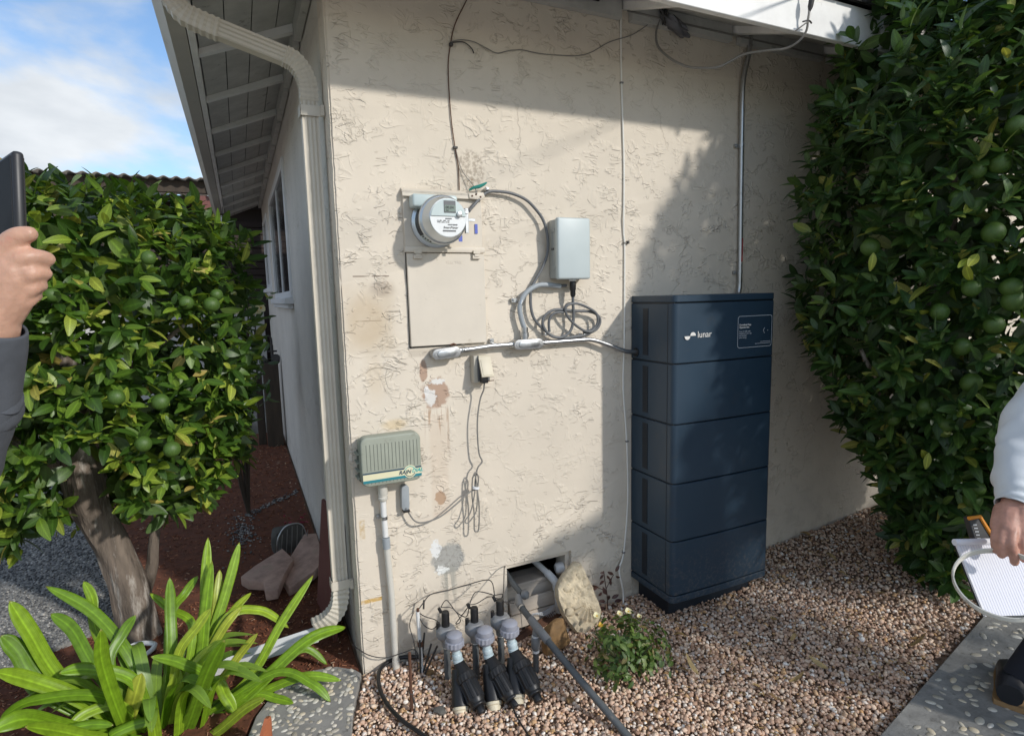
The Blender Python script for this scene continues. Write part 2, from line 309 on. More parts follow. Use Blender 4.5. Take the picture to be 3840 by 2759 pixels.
M['ami'] = simple('grey_plastic', (.50, .56, .56), .42, var=.03); M['amid'] = simple('grey_plastic_back', (.40, .42, .40), .5, var=.04)
M['meterp'] = simple('meter_plastic', (.52, .60, .59), .4, var=.03)
M['steel'] = simple('galvanised_steel', (.50, .51, .52), .36, 1, var=.12, vscale=40, dirt=((.40, .40, .39), 30, .60))
M['cast'] = simple('cast_aluminium', (.40, .40, .40), .5, .9, var=.12, vscale=50, bump=.0006, bscale=140)
M['ring'] = simple('meter_ring_metal', (.55, .59, .62), .28, .85, var=.03, vscale=3)
M['face'] = simple('meter_face', (.78, .79, .78), .3, var=.02); M['lcd'] = simple('lcd', (.20, .25, .21), .2, var=.04); M['ink'] = simple('ink', (.05, .05, .05), .6)
M['cable'] = simple('grey_cable', (.13, .135, .14), .5, var=.1, vscale=20); M['flex'] = simple('grey_flex_conduit', (.32, .35, .37), .5, var=.06, vscale=30)
M['black'] = simple('black_plastic', (.012, .012, .013), .42, var=.25, vscale=25, dirt=((.05, .045, .04), 25, .63))
M['blackr'] = simple('black_ribbed_plastic', (.014, .014, .015), .5, var=.25, vscale=25, dirt=((.07, .06, .05), 18, .58))
M['beige'] = simple('beige_plastic', (.62, .56, .43), .5, var=.05, dirt=((.40, .34, .25), 30, .64)); M['outlet'] = simple('painted_outlet_box', (.50, .46, .38), .5, var=.06)
M['rain'] = simple('sage_grey_plastic', (.30, .32, .26), .55, var=.08, vscale=14, dirt=((.22, .22, .17), 22, .60)); M['raind'] = simple('sage_groove', (.12, .13, .11), .7)
M['cream'] = simple('cream_decal', (.70, .66, .44), .5, var=.05); M['teal'] = simple('teal_decal', (.02, .20, .24), .5, var=.05); M['tnavy'] = simple('navy_decal', (.02, .06, .10), .5, var=.05)
M['tealb'] = simple('bright_teal_decal', (.05, .42, .40), .5, var=.05)
M['pvc'] = simple('white_pvc_painted', (.58, .56, .50), .45, var=.07, vscale=10, dirt=((.42, .34, .20), 13, .64)); M['pvcw'] = simple('white_pvc', (.72, .72, .70), .4, var=.05, dirt=((.45, .42, .36), 20, .6))
M['pvcg'] = simple('dark_grey_pvc', (.10, .11, .115), .5, var=.12, vscale=18, dirt=((.22, .20, .17), 22, .60)); M['valve'] = simple('grey_valve_plastic', (.22, .225, .23), .5, var=.12, vscale=30, dirt=((.34, .30, .25), 26, .58))
M['cap'] = simple('lavender_grey_plastic', (.30, .31, .36), .45, var=.06); M['nip'] = simple('pale_blue_grey_pvc', (.46, .55, .58), .45, var=.05, dirt=((.34, .38, .38), 30, .62)); M['creamp'] = simple('cream_fitting', (.70, .62, .45), .5, var=.06)
M['wire'] = simple('dark_wire', (.045, .042, .04), .6, var=.2); M['wireg'] = simple('grey_wire', (.22, .21, .19), .6, var=.15); M['wirew'] = simple('white_cable_sheath', (.80, .78, .72), .5, var=.08)
M['rust'] = simple('rusty_iron', (.10, .045, .025), .85, var=.35, vscale=25, bump=.001, bscale=90); M['redboard'] = simple('red_brown_paint', (.16, .055, .045), .6, var=.12, dirt=((.10, .05, .04), 8, .6))
M['wood'] = simple('weathered_wood', (.46, .40, .33), .85, var=.3, vscale=8, bump=.002, bscale=24, dirt=((.14, .11, .09), 7, .55)); M['woodd'] = simple('dark_post_wood', (.06, .045, .032), .85, var=.35, vscale=12, bump=.002, bscale=30)
M['stone'] = simple('tan_cast_stone', (.52, .44, .31), .85, var=.28, vscale=24, bump=.006, bscale=50, dirt=((.24, .21, .14), 11, .56)); M['rock'] = simple('brown_rock', (.22, .13, .055), .85, var=.4, vscale=14, bump=.004, bscale=30, dirt=((.09, .06, .035), 12, .55))
M['flag'] = simple('pink_flagstone', (.46, .31, .25), .85, var=.28, vscale=18, bump=.002, bscale=45, dirt=((.40, .30, .23), 9, .55)); M['grock'] = simple('grey_rock', (.10, .095, .085), .9, var=.3, vscale=14, bump=.004, bscale=30)
M['bounce'] = simple('pale_concrete', (.44, .42, .38), .9, var=.12, vscale=3, bump=.001, bscale=80, dirt=((.30, .28, .25), 5, .58)); M['soil'] = simple('brown_soil', (.24, .165, .115), .95, var=.3, vscale=14, bump=.006, bscale=45); M['mulchs'] = simple('dark_mulch_soil', (.13, .045, .022), .95, var=.35, vscale=18, bump=.008, bscale=60)
M['conc'] = simple('grey_concrete', (.27, .26, .24), .9, var=.18, vscale=12, bump=.002, bscale=120, dirt=((.11, .105, .10), 22, .56)); M['concd'] = simple('dark_concrete', (.26, .255, .24), .92, var=.3, vscale=14, bump=.003, bscale=110, dirt=((.15, .145, .135), 34, .56))
M['gravel'] = island('pink_gravel', [(0, (.28, .165, .11)), (.12, (.47, .30, .205)), (.35, (.63, .43, .31)), (.55, (.71, .53, .40)), (.72, (.79, .63, .48)), (.80, (.64, .38, .17)), (.86, (.37, .29, .25)), (.95, (.85, .76, .66)), (1, (.88, .84, .78))], .8, .0015, 120)
M['gpeb'] = island('grey_pebbles', [(0, (.05, .052, .055)), (.3, (.13, .13, .13)), (.6, (.22, .22, .21)), (.85, (.34, .33, .31)), (1, (.50, .48, .44))], .7, .001, 120)
M['peb'] = island('pale_pebbles', [(0, (.34, .31, .25)), (.3, (.52, .48, .40)), (.7, (.66, .63, .55)), (.9, (.62, .52, .36)), (1, (.78, .76, .70))], .55, .0006, 90)
M['chip'] = island('bark_chips', [(0, (.07, .022, .010)), (.4, (.19, .06, .025)), (.75, (.30, .11, .05)), (.92, (.40, .20, .11)), (1, (.55, .42, .30))], .9, .001, 120)
M['bark'] = simple('citrus_bark', (.15, .118, .092), .92, var=.5, vscale=14, bump=.016, bscale=40, dirt=((.44, .40, .35), 9, .52)); M['twig'] = simple('twig_bark', (.07, .08, .035), .8, var=.3)
M['leafL'] = leafmat('citrus_leaf_bright', [(0, (.026, .062, .010)), (.35, (.050, .108, .014)), (.58, (.080, .155, .018)), (.74, (.135, .225, .024)), (.88, (.24, .32, .038)), (.96, (.38, .42, .07)), (1, (.45, .34, .10))], (.10, .15, .06), .40, .28)
M['leafR'] = leafmat('citrus_leaf_dark', [(0, (.024, .060, .016)), (.4, (.042, .092, .024)), (.75, (.066, .130, .032)), (.92, (.11, .18, .04)), (.97, (.22, .26, .05)), (1, (.34, .31, .08))], (.09, .13, .06), .40, .30)
M['leafY'] = leafmat('citrus_leaf_yellow', [(0, (.30, .36, .05)), (1, (.40, .42, .07))], (.3, .33, .1), .4, .3)
M['fruit'] = simple('green_orange_peel', (.060, .118, .018), .5, var=.25, vscale=9, bump=.0006, bscale=260)
M['strap'] = leafmat('strap_leaf', [(0, (.13, .25, .015)), (.5, (.21, .36, .02)), (.85, (.30, .44, .03)), (1, (.42, .44, .05))], (.15, .25, .06), .38, .28, veins=False)
M['rosel'] = leafmat('rose_leaf', [(0, (.04, .08, .018)), (.5, (.075, .135, .028)), (.85, (.13, .19, .04)), (1, (.20, .14, .06))], (.08, .12, .05), .45, .25)
M['redl'] = leafmat('dark_red_leaf', [(0, (.045, .016, .014)), (1, (.09, .04, .03))], (.07, .03, .025), .45, .15)
M['petal'] = simple('pale_yellow_petal', (.80, .74, .45), .6, var=.08); M['petaly'] = simple('yellow_centre', (.75, .48, .06), .6); M['petalr'] = simple('crimson_petal', (.30, .02, .05), .6, var=.2); M['petals'] = simple('salmon_petal', (.55, .18, .12), .6)
M['dryleaf'] = island('dry_leaf', [(0, (.20, .11, .04)), (.5, (.38, .25, .10)), (1, (.50, .38, .18))], .7)
M['terra'] = simple('terracotta', (.42, .13, .055), .8, var=.12, bump=.001, bscale=50)
M['glass'] = simple('window_glass', (.012, .014, .016), .12, var=.05, spec=.12); M['wframe'] = simple('white_window_frame', (.78, .79, .80), .4, var=.03)
M['corr'] = simple('corrugated_roof', (.42, .40, .36), .6, var=.2, vscale=5, dirt=((.20, .17, .13), 7, .55)); M['shed'] = simple('dark_brown_siding', (.035, .022, .018), .7, var=.15); M['pale'] = simple('pale_wall', (.50, .49, .46), .8, var=.1)
M['skinL'] = simple('skin_tan', (.52, .30, .21), .5, var=.16, vscale=40, bump=.0014, bscale=130, dirt=((.55, .22, .16), 16, .62)); M['skinR'] = simple('skin_ruddy', (.46, .24, .175), .52, var=.2, vscale=45, bump=.0016, bscale=120, dirt=((.50, .18, .13), 14, .60))
for k_ in ('skinL', 'skinR'):
    b_ = M[k_].node_tree.nodes['Principled BSDF']; b_.inputs['Subsurface Weight'].default_value = .15; b_.inputs['Subsurface Radius'].default_value = (.008, .003, .0015)
M['cloth'] = simple('white_shirt', (.62, .65, .67), .9, var=.05, bump=.0006, bscale=400); M['clothg'] = simple('charcoal_jacket', (.075, .082, .095), .9, var=.15, vscale=40, bump=.0006, bscale=500)
M['trous'] = simple('dark_trousers', (.012, .014, .022), .9, var=.15); M['shoe'] = simple('black_leather', (.010, .011, .015), .5, var=.2); M['sole'] = simple('tan_sole', (.30, .18, .08), .7)
M['hair'] = simple('brown_hair', (.05, .03, .02), .6); M['phone'] = simple('phone_case', (.018, .018, .02), .45, var=.1); M['screen'] = simple('phone_glass', (.03, .032, .035), .6, spec=.05)
M['paper'] = simple('ruled_paper', (.76, .76, .80), .7, var=.02); M['rule'] = simple('ruled_line', (.50, .52, .68), .7); M['hoop'] = simple('scuffed_white_plastic', (.62, .60, .53), .55, var=.12, vscale=20, dirt=((.28, .26, .22), 24, .54)); M['orange'] = simple('orange_plastic', (.75, .28, .02), .45, var=.05)
M['redlab'] = simple('red_label', (.34, .012, .022), .5); M['green'] = simple('green_plastic', (.02, .22, .18), .45); M['blue'] = simple('blue_tag', (.10, .14, .50), .5); M['bag'] = simple('grey_plastic_film', (.10, .10, .11), .35, var=.3)
M['white'] = simple('white_plastic', (.78, .79, .80), .45, var=.04)
for k_ in ('bark', 'wood', 'woodd'):
    t_ = M[k_].node_tree; co_ = next(n for n in t_.nodes if n.type == 'TEX_COORD'); m_ = nd(t_, 'ShaderNodeMapping'); m_.inputs['Scale'].default_value = (1.6, 1.6, .30) if k_ != 'wood' else (.25, 1.5, 1.8)
    for l in list(t_.links):
        if l.from_node == co_ and l.to_node != m_: ts = l.to_socket; t_.links.remove(l); t_.links.new(m_.outputs[0], ts)
    t_.links.new(co_.outputs['Object'], m_.inputs[0])
# dried soil splash on the lowest part of the cabinet
t_ = M['navy'].node_tree; b_ = t_.nodes['Principled BSDF']; src_ = b_.inputs['Base Color'].links[0].from_socket; co_ = nd(t_, 'ShaderNodeTexCoord'); sp_ = nd(t_, 'ShaderNodeSeparateXYZ'); t_.links.new(co_.outputs['Object'], sp_.inputs[0])
zr_ = nd(t_, 'ShaderNodeMapRange', {1: .34, 2: .0, 3: 0, 4: .55}); t_.links.new(sp_.outputs[2], zr_.inputs[0]); ns_ = nd(t_, 'ShaderNodeTexNoise', {'Scale': 55, 'Detail': 6, 'Roughness': .7}); t_.links.new(co_.outputs['Object'], ns_.inputs[0]); nr_ = nd(t_, 'ShaderNodeMapRange', {1: .50, 2: .68}); t_.links.new(ns_.outputs[0], nr_.inputs[0])
mm_ = nd(t_, 'ShaderNodeMath', operation='MULTIPLY'); t_.links.new(zr_.outputs[0], mm_.inputs[0]); t_.links.new(nr_.outputs[0], mm_.inputs[1]); mx_ = nd(t_, 'ShaderNodeMix', data_type='RGBA'); t_.links.new(mm_.outputs[0], mx_.inputs[0]); t_.links.new(src_, mx_.inputs[6]); mx_.inputs[7].default_value = (.16, .14, .12, 1); t_.links.new(mx_.outputs[2], b_.inputs['Base Color'])
# ------------------------------------------------------------------ ground and beds
def sstep(a, b, x):
    t = max(0, min(1, (x-a)/(b-a))); return t*t*(3-2*t)
def gz(x, y):
    return .062*max(0, x-1.45)**1.3*max(.15, min(1, 1+y/1.4)) + .006*noise.noise((x*2.3, y*2.3, 0))
def grid(name, xs, ys, zf, mat):
    vs = [(x, y, zf(x, y)) for y in ys for x in xs]; n = len(xs)
    fs = [(j*n+i, j*n+i+1, (j+1)*n+i+1, (j+1)*n+i) for j in range(len(ys)-1) for i in range(n-1)]
    me = bpy.data.meshes.new(name); me.from_pydata(vs, [], fs); return link_mesh(name, me, mat, None, True)
def lin(a, b, n): return [a+(b-a)*i/(n-1) for i in range(n)]
bnc = MB().prism([(-14, -14, -.004), (14, -14, -.004), (14, -1.95, -.004), (2.2, -1.95, -.004), (-.7, -1.62, -.004), (-1.7, -.45, -.004), (-14, -.45, -.004)], (0, 0, -.012)).build('bounce_paving', M['bounce']); tag(bnc, kind='structure')  # unseen pale paving, added behind the viewer to bounce light onto the wall
XS = [-60, -30, -15, -8]+lin(-5, 6, 111)+[9, 15, 30, 60]; YS = [-60, -30, -15, -8]+lin(-4, 8, 101)+[12, 20, 35, 80]
g = grid('ground', XS, YS, lambda x, y: -.022+gz(min(x, 5), y)*(1 if abs(x) < 8 and abs(y) < 9 else 0), M['soil']); tag(g, kind='structure')
def slab(name, poly, z, th, mat):
    o = MB().prism([(x, y, z) for x, y in poly], (0, 0, -th)).build(name, mat, bevel=.004, seg=1); return tag(o, kind='structure')
CP0, CP1 = Vector((1.35, -1.283)), Vector((4.8, -.52)); cdv = (CP1-CP0).normalized(); cn = Vector((cdv.y, -cdv.x))
PATHR = [CP0-cdv*3, CP1, CP1+cn*1.3, CP0-cdv*3+cn*1.3]
path_r = slab('path', [(p.x, p.y) for p in PATHR], .030, .10, M['concd'])
PATHL = [(-.03, .015), (-.10, .075), (-.22, .10), (-.34, .05), (-.43, -.10), (-.50, -.35), (-.62, -.95), (-.20, -.95), (-.13, -.45), (-.085, -.24), (-.012, -.02)]
path_l = slab('paving', PATHL, .012, .08, M['conc'])
PATIO = [(-.98, .98), (-1.08, 1.15), (-1.15, 1.45), (-1.45, 2.9), (-1.7, 4.2), (-5, 4.2), (-5, .3), (-1.75, .45), (-1.36, .80)]
patio = slab('patio', PATIO, .004, .08, M['concd'])
MULCH = [(-.012, .03), (-.012, 5.2), (-1.55, 5.2), (-1.7, 4.2), (-1.43, 2.9), (-1.13, 1.45), (-1.06, 1.15), (-.96, .96), (-1.34, .78), (-1.72, .42), (-1.6, -.4), (-.64, -.95), (-.515, -.35), (-.445, -.1), (-.35, .06), (-.22, .112), (-.09, .085)]
mb = slab('planting_bed', MULCH, .0, .05, M['mulchs'])
def inside(p, poly):
    c = False; j = len(poly)-1
    for i in range(len(poly)):
        xi, yi = poly[i][0], poly[i][1]; xj, yj = poly[j][0], poly[j][1]
        if (yi > p[1]) != (yj > p[1]) and p[0] < (xj-xi)*(p[1]-yi)/(yj-yi)+xi: c = not c
        j = i
    return c
ICO = None
def ico(sub):
    bm = bmesh.new(); bmesh.ops.create_icosphere(bm, subdivisions=sub, radius=1); v = np.array([q.co[:] for q in bm.verts]); f = np.array([[q.index for q in p.verts] for p in bm.faces]); bm.free(); return v, f
def stones(name, pts, sizes, flat, mat, rough=.22, sub=1, parent=None, smooth=False):
    """one mesh of many separate little stones"""
    V, F = ico(sub); n = len(pts); nv = len(V)
    pts = np.array(pts); out = np.zeros((n, nv, 3))
    for i in range(n):
        s = sizes[i]*np.array([1, random.uniform(.62, 1.0), random.uniform(*flat)])
        r = Euler((random.uniform(-.5, .5), random.uniform(-.5, .5), random.uniform(0, 6.28))).to_matrix()
        d = V*(1+np.random.uniform(-rough, rough, (nv, 1)))*s
        out[i] = d @ np.array(r).T + pts[i]
    fs = (F[None]+(np.arange(n)*nv)[:, None, None]).reshape(-1, 3)
    me = bpy.data.meshes.new(name); me.vertices.add(n*nv); me.vertices.foreach_set('co', out.reshape(-1)); me.loops.add(len(fs)*3); me.loops.foreach_set('vertex_index', fs.reshape(-1).astype(np.int32))
    me.polygons.add(len(fs)); me.polygons.foreach_set('loop_start', np.arange(0, len(fs)*3, 3).astype(np.int32)); me.update(calc_edges=True)
    return link_mesh(name, me, mat, parent, smooth)
# gravel bed: loose pinkish stones between house, kerb and paving
def curb_y(x): return CP0.y+(x-CP0.x)*cdv.y/cdv.x
pts = []; szs = []
step = .0130
x = -.5
while x < 3.75:
    st = step if x < 2.3 else step*1.25
    y = -1.75
    while y < .05:
        px, py = x+random.uniform(-.6, .6)*st, y+random.uniform(-.6, .6)*st
        ok = py < -.012 and py > curb_y(px)+.012 and not inside((px, py), PATHL) and px > -.14-.0*py and py > -1.62
        if px < 0 and py > -.30: ok = ok and not inside((px-.01, py), PATHL)
        if .695 < px < 1.04 and -.02 < py < .05: ok = True
        if py < -1.05 and px > 2.2: ok = False
        if ok:
            s = random.choice((random.uniform(.0042, .0075), random.uniform(.0058, .0105), random.uniform(.0058, .0105), random.uniform(.008, .0145)))
            if px < 0 and py < -.3: pass
            pts.append((px, py, gz(px, py)-.007+random.uniform(-.003, .005))); szs.append(s)
        y += st
    x += st
gr = stones('gravel', pts, szs, (.55, .9), M['gravel'], .30)
tag(gr, 'pinkish brown loose gravel covering the bed along the house wall', 'gravel', kind='stuff')
# crumbled leaf bits and twigs lying between the stones
lt = MB()
for k in range(1500):
    x = random.uniform(-.05, 3.2); y = random.uniform(-1.5, -.03)
    if y < curb_y(x)+.03 or inside((x, y), PATHL): continue
    if noise.noise((x*2.6, y*2.6, 3)) < -.05: continue
    l = random.uniform(.006, .022); lt.box((x, y, gz(x, y)+random.uniform(.001, .008)), (l, random.uniform(.0015, .006), .0012), Euler((random.uniform(-.5, .5), random.uniform(-.5, .5), random.uniform(0, 6.28))))
me = bpy.data.meshes.new('leaf_litter'); me.from_pydata(lt.v, [], lt.f); tag(link_mesh('leaf_litter', me, M['dryleaf']), 'crumbled dry leaf bits scattered between the gravel stones', 'leaf litter', kind='stuff')
# grey pebble surface of the patio behind the citrus trunk
pts = []; szs = []
y = .35
while y < 4.2:
    st = .0135+.0035*max(0, y-.9); x = -2.9
    while x < -.9:
        px, py = x+random.uniform(-.5, .5)*st, y+random.uniform(-.5, .5)*st
        if inside((px, py), PATIO): pts.append((px, py, .004+random.uniform(-.002, .003))); szs.append(st*random.uniform(.42, .62))
        x += st
    y += st
pg = stones('patio_pebbles', pts, szs, (.45, .7), M['gpeb'], .14); tag(pg, 'rounded grey pebbles set closely in the patio behind the leaning trunk', 'pebbles', kind='stuff')
# pebbles set in the two pavings, one object each
pebm = []
V_, F_ = ico(2)
for k in range(8):
    d = V_*(1+np.array([[.16*noise.noise(Vector(v)*1.4+Vector((k*9.1, 0, 0)))] for v in V_])); me = bpy.data.meshes.new('pebble'); me.from_pydata([tuple(q) for q in d], [], [tuple(int(a) for a in f) for f in F_])
    me.materials.append(M['peb']); me.polygons.foreach_set('use_smooth', [True]*len(me.polygons)); pebm.append(me)
def pebbles(par, pool, n, mind, smin, smax, zt, aspect):
    got = []; tries = 0
    while len(got) < n and tries < 40000:
        tries += 1; p = pool()
        if p is None: continue
        if all((p[0]-q[0])**2+(p[1]-q[1])**2 > mind**2 for q in got): got.append(p)
    for p in got:
        o = bpy.data.objects.new('pebble', random.choice(pebm)); col.objects.link(o); o.parent = par; s = random.uniform(smin, smax)
        o.location = (p[0], p[1], zt-.001); o.scale = (s*random.uniform(1.1, aspect), s*random.uniform(.7, 1), s*.42); o.rotation_euler = (0, 0, random.uniform(0, 6.28))
def poolL():
    p = (random.uniform(-.62, 0), random.uniform(-.62, .09)); q = (p[0]-.012, p[1])
    return p if inside(p, PATHL) and inside((p[0]+.012, p[1]), PATHL) and inside(q, PATHL) and p[0] > -.56 else None
pebbles(path_l, poolL, 300, .0165, .0075, .0135, .012, 1.45)
def poolR():
    a = random.uniform(.2, 2.15); bq = random.uniform(.02, .52)
    if bq < .05 and random.random() < .75: return None
    p = CP0+cdv*a+cn*bq; return (p.x, p.y)
pebbles(path_r, poolR, 300, .020, .0075, .0155, .030, 1.9)
# bark mulch
mbm = MB(); chips = 0
while chips < 7500:
    y = random.uniform(-.25, 1)**1 * 1.0 if random.random() < .45 else random.uniform(.4, 4.6); x = random.uniform(-1.6, -.02)
    if not inside((x, y), MULCH): continue
    l, wd = random.uniform(.006, .022)*(1+.25*max(0, y-1)), random.uniform(.002, .005)*(1+.25*max(0, y-1))
    e = Euler((random.uniform(-.5, .5), random.uniform(-.5, .5), random.uniform(0, 6.28)))
    mbm.box((x, y, .003+random.uniform(0, .006)), (l, wd, .002), e); chips += 1
me = bpy.data.meshes.new('bark_mulch'); me.from_pydata(mbm.v, [], mbm.f); tag(link_mesh('bark_mulch', me, M['chip']), 'red brown shredded bark mulch covering the planting bed', 'mulch', kind='stuff')
# grey ash strip spilled over the mulch
pts = []; szs = []
for i in range(420):
    if random.random() < .6: px, py = random.gauss(-.46, .05), random.gauss(1.95, .18)
    else: a = random.random(); px, py = -.45+a*.42, 2.25+a*.42+random.gauss(0, .035)
    if px > -.02: continue
    pts.append((px, py, .006)); szs.append(random.uniform(.004, .011))
tag(stones('spilled_grit', pts, szs, (.4, .7), M['gpeb'], .2), 'pale grey grit spilled in a streak across the mulch', 'grit', kind='stuff')
# ------------------------------------------------------------------ house
house = thing('house', 'cream stucco house corner with white trim, open eaves and a gutter', 'house', (0, 0, 0))
ZT = 2.93
wf = [(0, -.2), (.69, -.2), (.69, .325), (1.045, .325), (1.045, -.2), (6, -.2), (6, ZT), (0, ZT)]
def wallmesh():
    # front wall with the crawl opening, split so the corner arris can be uneven
    mb_ = MB(); th = .16
    mb_.bbox((0, 0, -.2), (.69, th, ZT)); mb_.bbox((.69, 0, .325), (1.045, th, ZT)); mb_.bbox((1.045, 0, -.2), (6, th, ZT)); return mb_
bm = bmesh.new()
# single sheet outline extruded backwards
vs = [bm.verts.new((x, 0, z)) for x, z in wf]; f = bm.faces.new(vs); r = bmesh.ops.extrude_face_region(bm, geom=[f]); bmesh.ops.translate(bm, verts=[v for v in r['geom'] if isinstance(v, bmesh.types.BMVert)], vec=(0, .16, 0))
es = [e for e in bm.edges if all(abs(v.co.x) < 1e-5 and abs(v.co.y) < 1e-5 for v in e.verts)]
bmesh.ops.subdivide_edges(bm, edges=es, cuts=120)
bmesh.ops.recalc_face_normals(bm, faces=bm.faces)
for v in bm.verts:
    if abs(v.co.x) < 1e-5 and abs(v.co.y) < 1e-5 and 0 < v.co.z < ZT-.01: v.co.x += .003*noise.noise((0, 0, v.co.z*28)) + .002*noise.noise((3, 0, v.co.z*90)); v.co.y += .0025*noise.noise((7, 0, v.co.z*40))
es = [e for e in bm.edges if all(abs(v.co.x) < .02 and abs(v.co.y) < .02 for v in e.verts)]
bmesh.ops.bevel(bm, geom=es, offset=.007, segments=2, affect='EDGES')
me = bpy.data.meshes.new('front_wall'); bm.to_mesh(me); bm.free(); fwall = link_mesh('front_wall', me, M['stucco'], house)
# side wall with two window openings
YH = 6.4
WIN = [(2.28, 4.35, 1.62, 2.64), (5.1, 6.1, 1.75, 2.62)]
sw = MB(); 
def sbox(y0, y1, z0, z1): sw.bbox((.004, y0, z0), (.16, y1, z1))
sbox(.161, WIN[0][0], -.2, ZT); sbox(WIN[0][0], WIN[0][1], -.2, WIN[0][2]); sbox(WIN[0][0], WIN[0][1], WIN[0][3], ZT); sbox(WIN[0][1], WIN[1][0], -.2, ZT); sbox(WIN[1][0], WIN[1][1], -.2, WIN[1][2]); sbox(WIN[1][0], WIN[1][1], WIN[1][3], ZT); sbox(WIN[1][1], YH, -.2, ZT)
sw.build('side_wall', M['stucco2'], house)
MB().bbox((.16, 6.24, -.2), (6, 6.4, ZT)).build('rear_wall', M['stucco2'], house)
MB().bbox((5.84, .16, -.2), (6, 6.24, ZT)).build('far_wall', M['stucco2'], house)
MB().bbox((.2, .2, -.15), (5.8, 6.2, -.12)).build('crawl_floor', M['soil'], house)
MB().bbox((.2, 1.2, -.12), (5.8, 1.25, .6)).bbox((.2, .2, .6), (5.8, 6.2, .65)).build('floor_framing', M['dark'], house)
for (y0, y1, z0, z1) in WIN:
    wdw = MB()
    for a in ((y0, y0+.07, z0, z1), (y1-.07, y1, z0, z1), (y0+.07, y1-.07, z1-.07, z1), (y0+.07, y1-.07, z0, z0+.05)): wdw.bbox((-.014, a[0], a[2]), (.07, a[1], a[3]))
    wo_ = wdw.build('window', M['wframe'], house, bevel=.004, seg=1)
    ym = (y0+y1)/2; zz = z0+.05
    MB().bbox((-.003, ym-.03, zz), (.05, ym+.03, z1-.07)).build('mullion', M['wframe'], wo_, bevel=.003, seg=1)
    MB().bbox((-.06, y0-.02, z0-.05), (.02, y1+.02, z0-.002)).bbox((-.035, y0+.01, z0-.085), (.003, y1-.01, z0-.052)).build('sill', M['wframe'], wo_, bevel=.004, seg=1)
    for a, b_ in ((y0+.07, ym-.03), (ym+.03, y1-.07)): MB().bbox((.006, a, zz), (.012, b_, z1-.07)).build('pane', M['glass'], wo_)
# eaves -------------------------------------------------------------
EO = .45; ZF0, ZF1 = 2.715, 2.885; ZW = 2.905; SL = (ZW-ZF0)/EO
YE = YH+.4; XE = 6.4
def sof(d): return ZW - SL*d + .040     # underside of the roof boards at distance d outside the wall
# roof boards of the long (left) side, running parallel to the eave
nb = 4
for i in range(nb):
    d0, d1 = EO*i/nb, EO*(i+1)/nb-.004
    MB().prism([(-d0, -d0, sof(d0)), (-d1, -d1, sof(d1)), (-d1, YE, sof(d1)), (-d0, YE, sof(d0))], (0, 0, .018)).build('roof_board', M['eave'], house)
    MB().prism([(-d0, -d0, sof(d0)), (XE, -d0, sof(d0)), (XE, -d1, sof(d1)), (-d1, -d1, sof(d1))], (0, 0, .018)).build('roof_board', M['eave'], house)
y = .78; RAFY = []
while y < YE-.1: RAFY.append(y); y += .69
for y in RAFY:
    MB().prism([(.0, y-.021, ZW), (-EO, y-.021, ZF0+.012), (-EO, y-.021, sof(EO)-.001), (0, y-.021, sof(0)-.001)], (0, .042, 0)).build('rafter', M['trim'], house)
for a, b_ in zip([.16]+RAFY, RAFY+[YH]):
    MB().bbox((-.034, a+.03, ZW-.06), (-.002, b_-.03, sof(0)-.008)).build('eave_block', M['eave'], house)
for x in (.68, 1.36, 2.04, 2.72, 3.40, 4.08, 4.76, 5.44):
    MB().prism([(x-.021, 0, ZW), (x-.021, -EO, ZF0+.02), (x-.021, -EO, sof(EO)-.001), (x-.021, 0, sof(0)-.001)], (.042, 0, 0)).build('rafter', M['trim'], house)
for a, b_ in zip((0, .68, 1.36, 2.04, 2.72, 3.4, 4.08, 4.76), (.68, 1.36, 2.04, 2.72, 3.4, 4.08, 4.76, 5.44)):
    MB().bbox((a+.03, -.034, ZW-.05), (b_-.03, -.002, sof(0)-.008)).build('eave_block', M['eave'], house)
hip = MB().prism([(0, -.0, ZW), (-EO, -EO, ZF0+.02), (-EO, -EO, sof(EO)), (0, 0, sof(0))], (.03, -.03, 0)); hip.build('hip_rafter', M['trim'], house)
MB().bbox((-EO-.001, -EO-.03, ZF0), (XE, -EO-.001, ZF1)).build('fascia', M['trim'], house, bevel=.003, seg=1)
MB().bbox((-EO-.03, -EO-.03, ZF0), (-EO-.002, YE, ZF1)).build('fascia', M['trim'], house, bevel=.003, seg=1)
# hip roof sheets with a shingle edge
rs = MB(); zr = ZF1+.006; e0 = EO+.05
A, B_, C_, D_ = Vector((-e0, -e0, zr)), Vector((XE+.05, -e0, zr)), Vector((XE+.05, YE+.05, zr)), Vector((-e0, YE+.05, zr)); hh = (YE+EO)/2
R1, R2 = Vector((hh-EO-.05, hh-EO, zr+hh*SL)), Vector((XE-hh+.1, hh-EO, zr+hh*SL))
for q in ([A, B_, R2, R1], [D_, A, R1], [C_, D_, R1, R2], [B_, C_, R2]): rs.prism(q, (0, 0, .028))
roof = rs.build('roof', M['shingle'], house)
for i in range(26):
    x0 = -e0+i*.27; MB().box((x0+.133, -e0-.004, zr+.016+random.uniform(-.002, .002)), (.262, .03, .024+random.uniform(0, .006)), Euler((SL, 0, 0))).build('shingle', M['shingle'], roof)
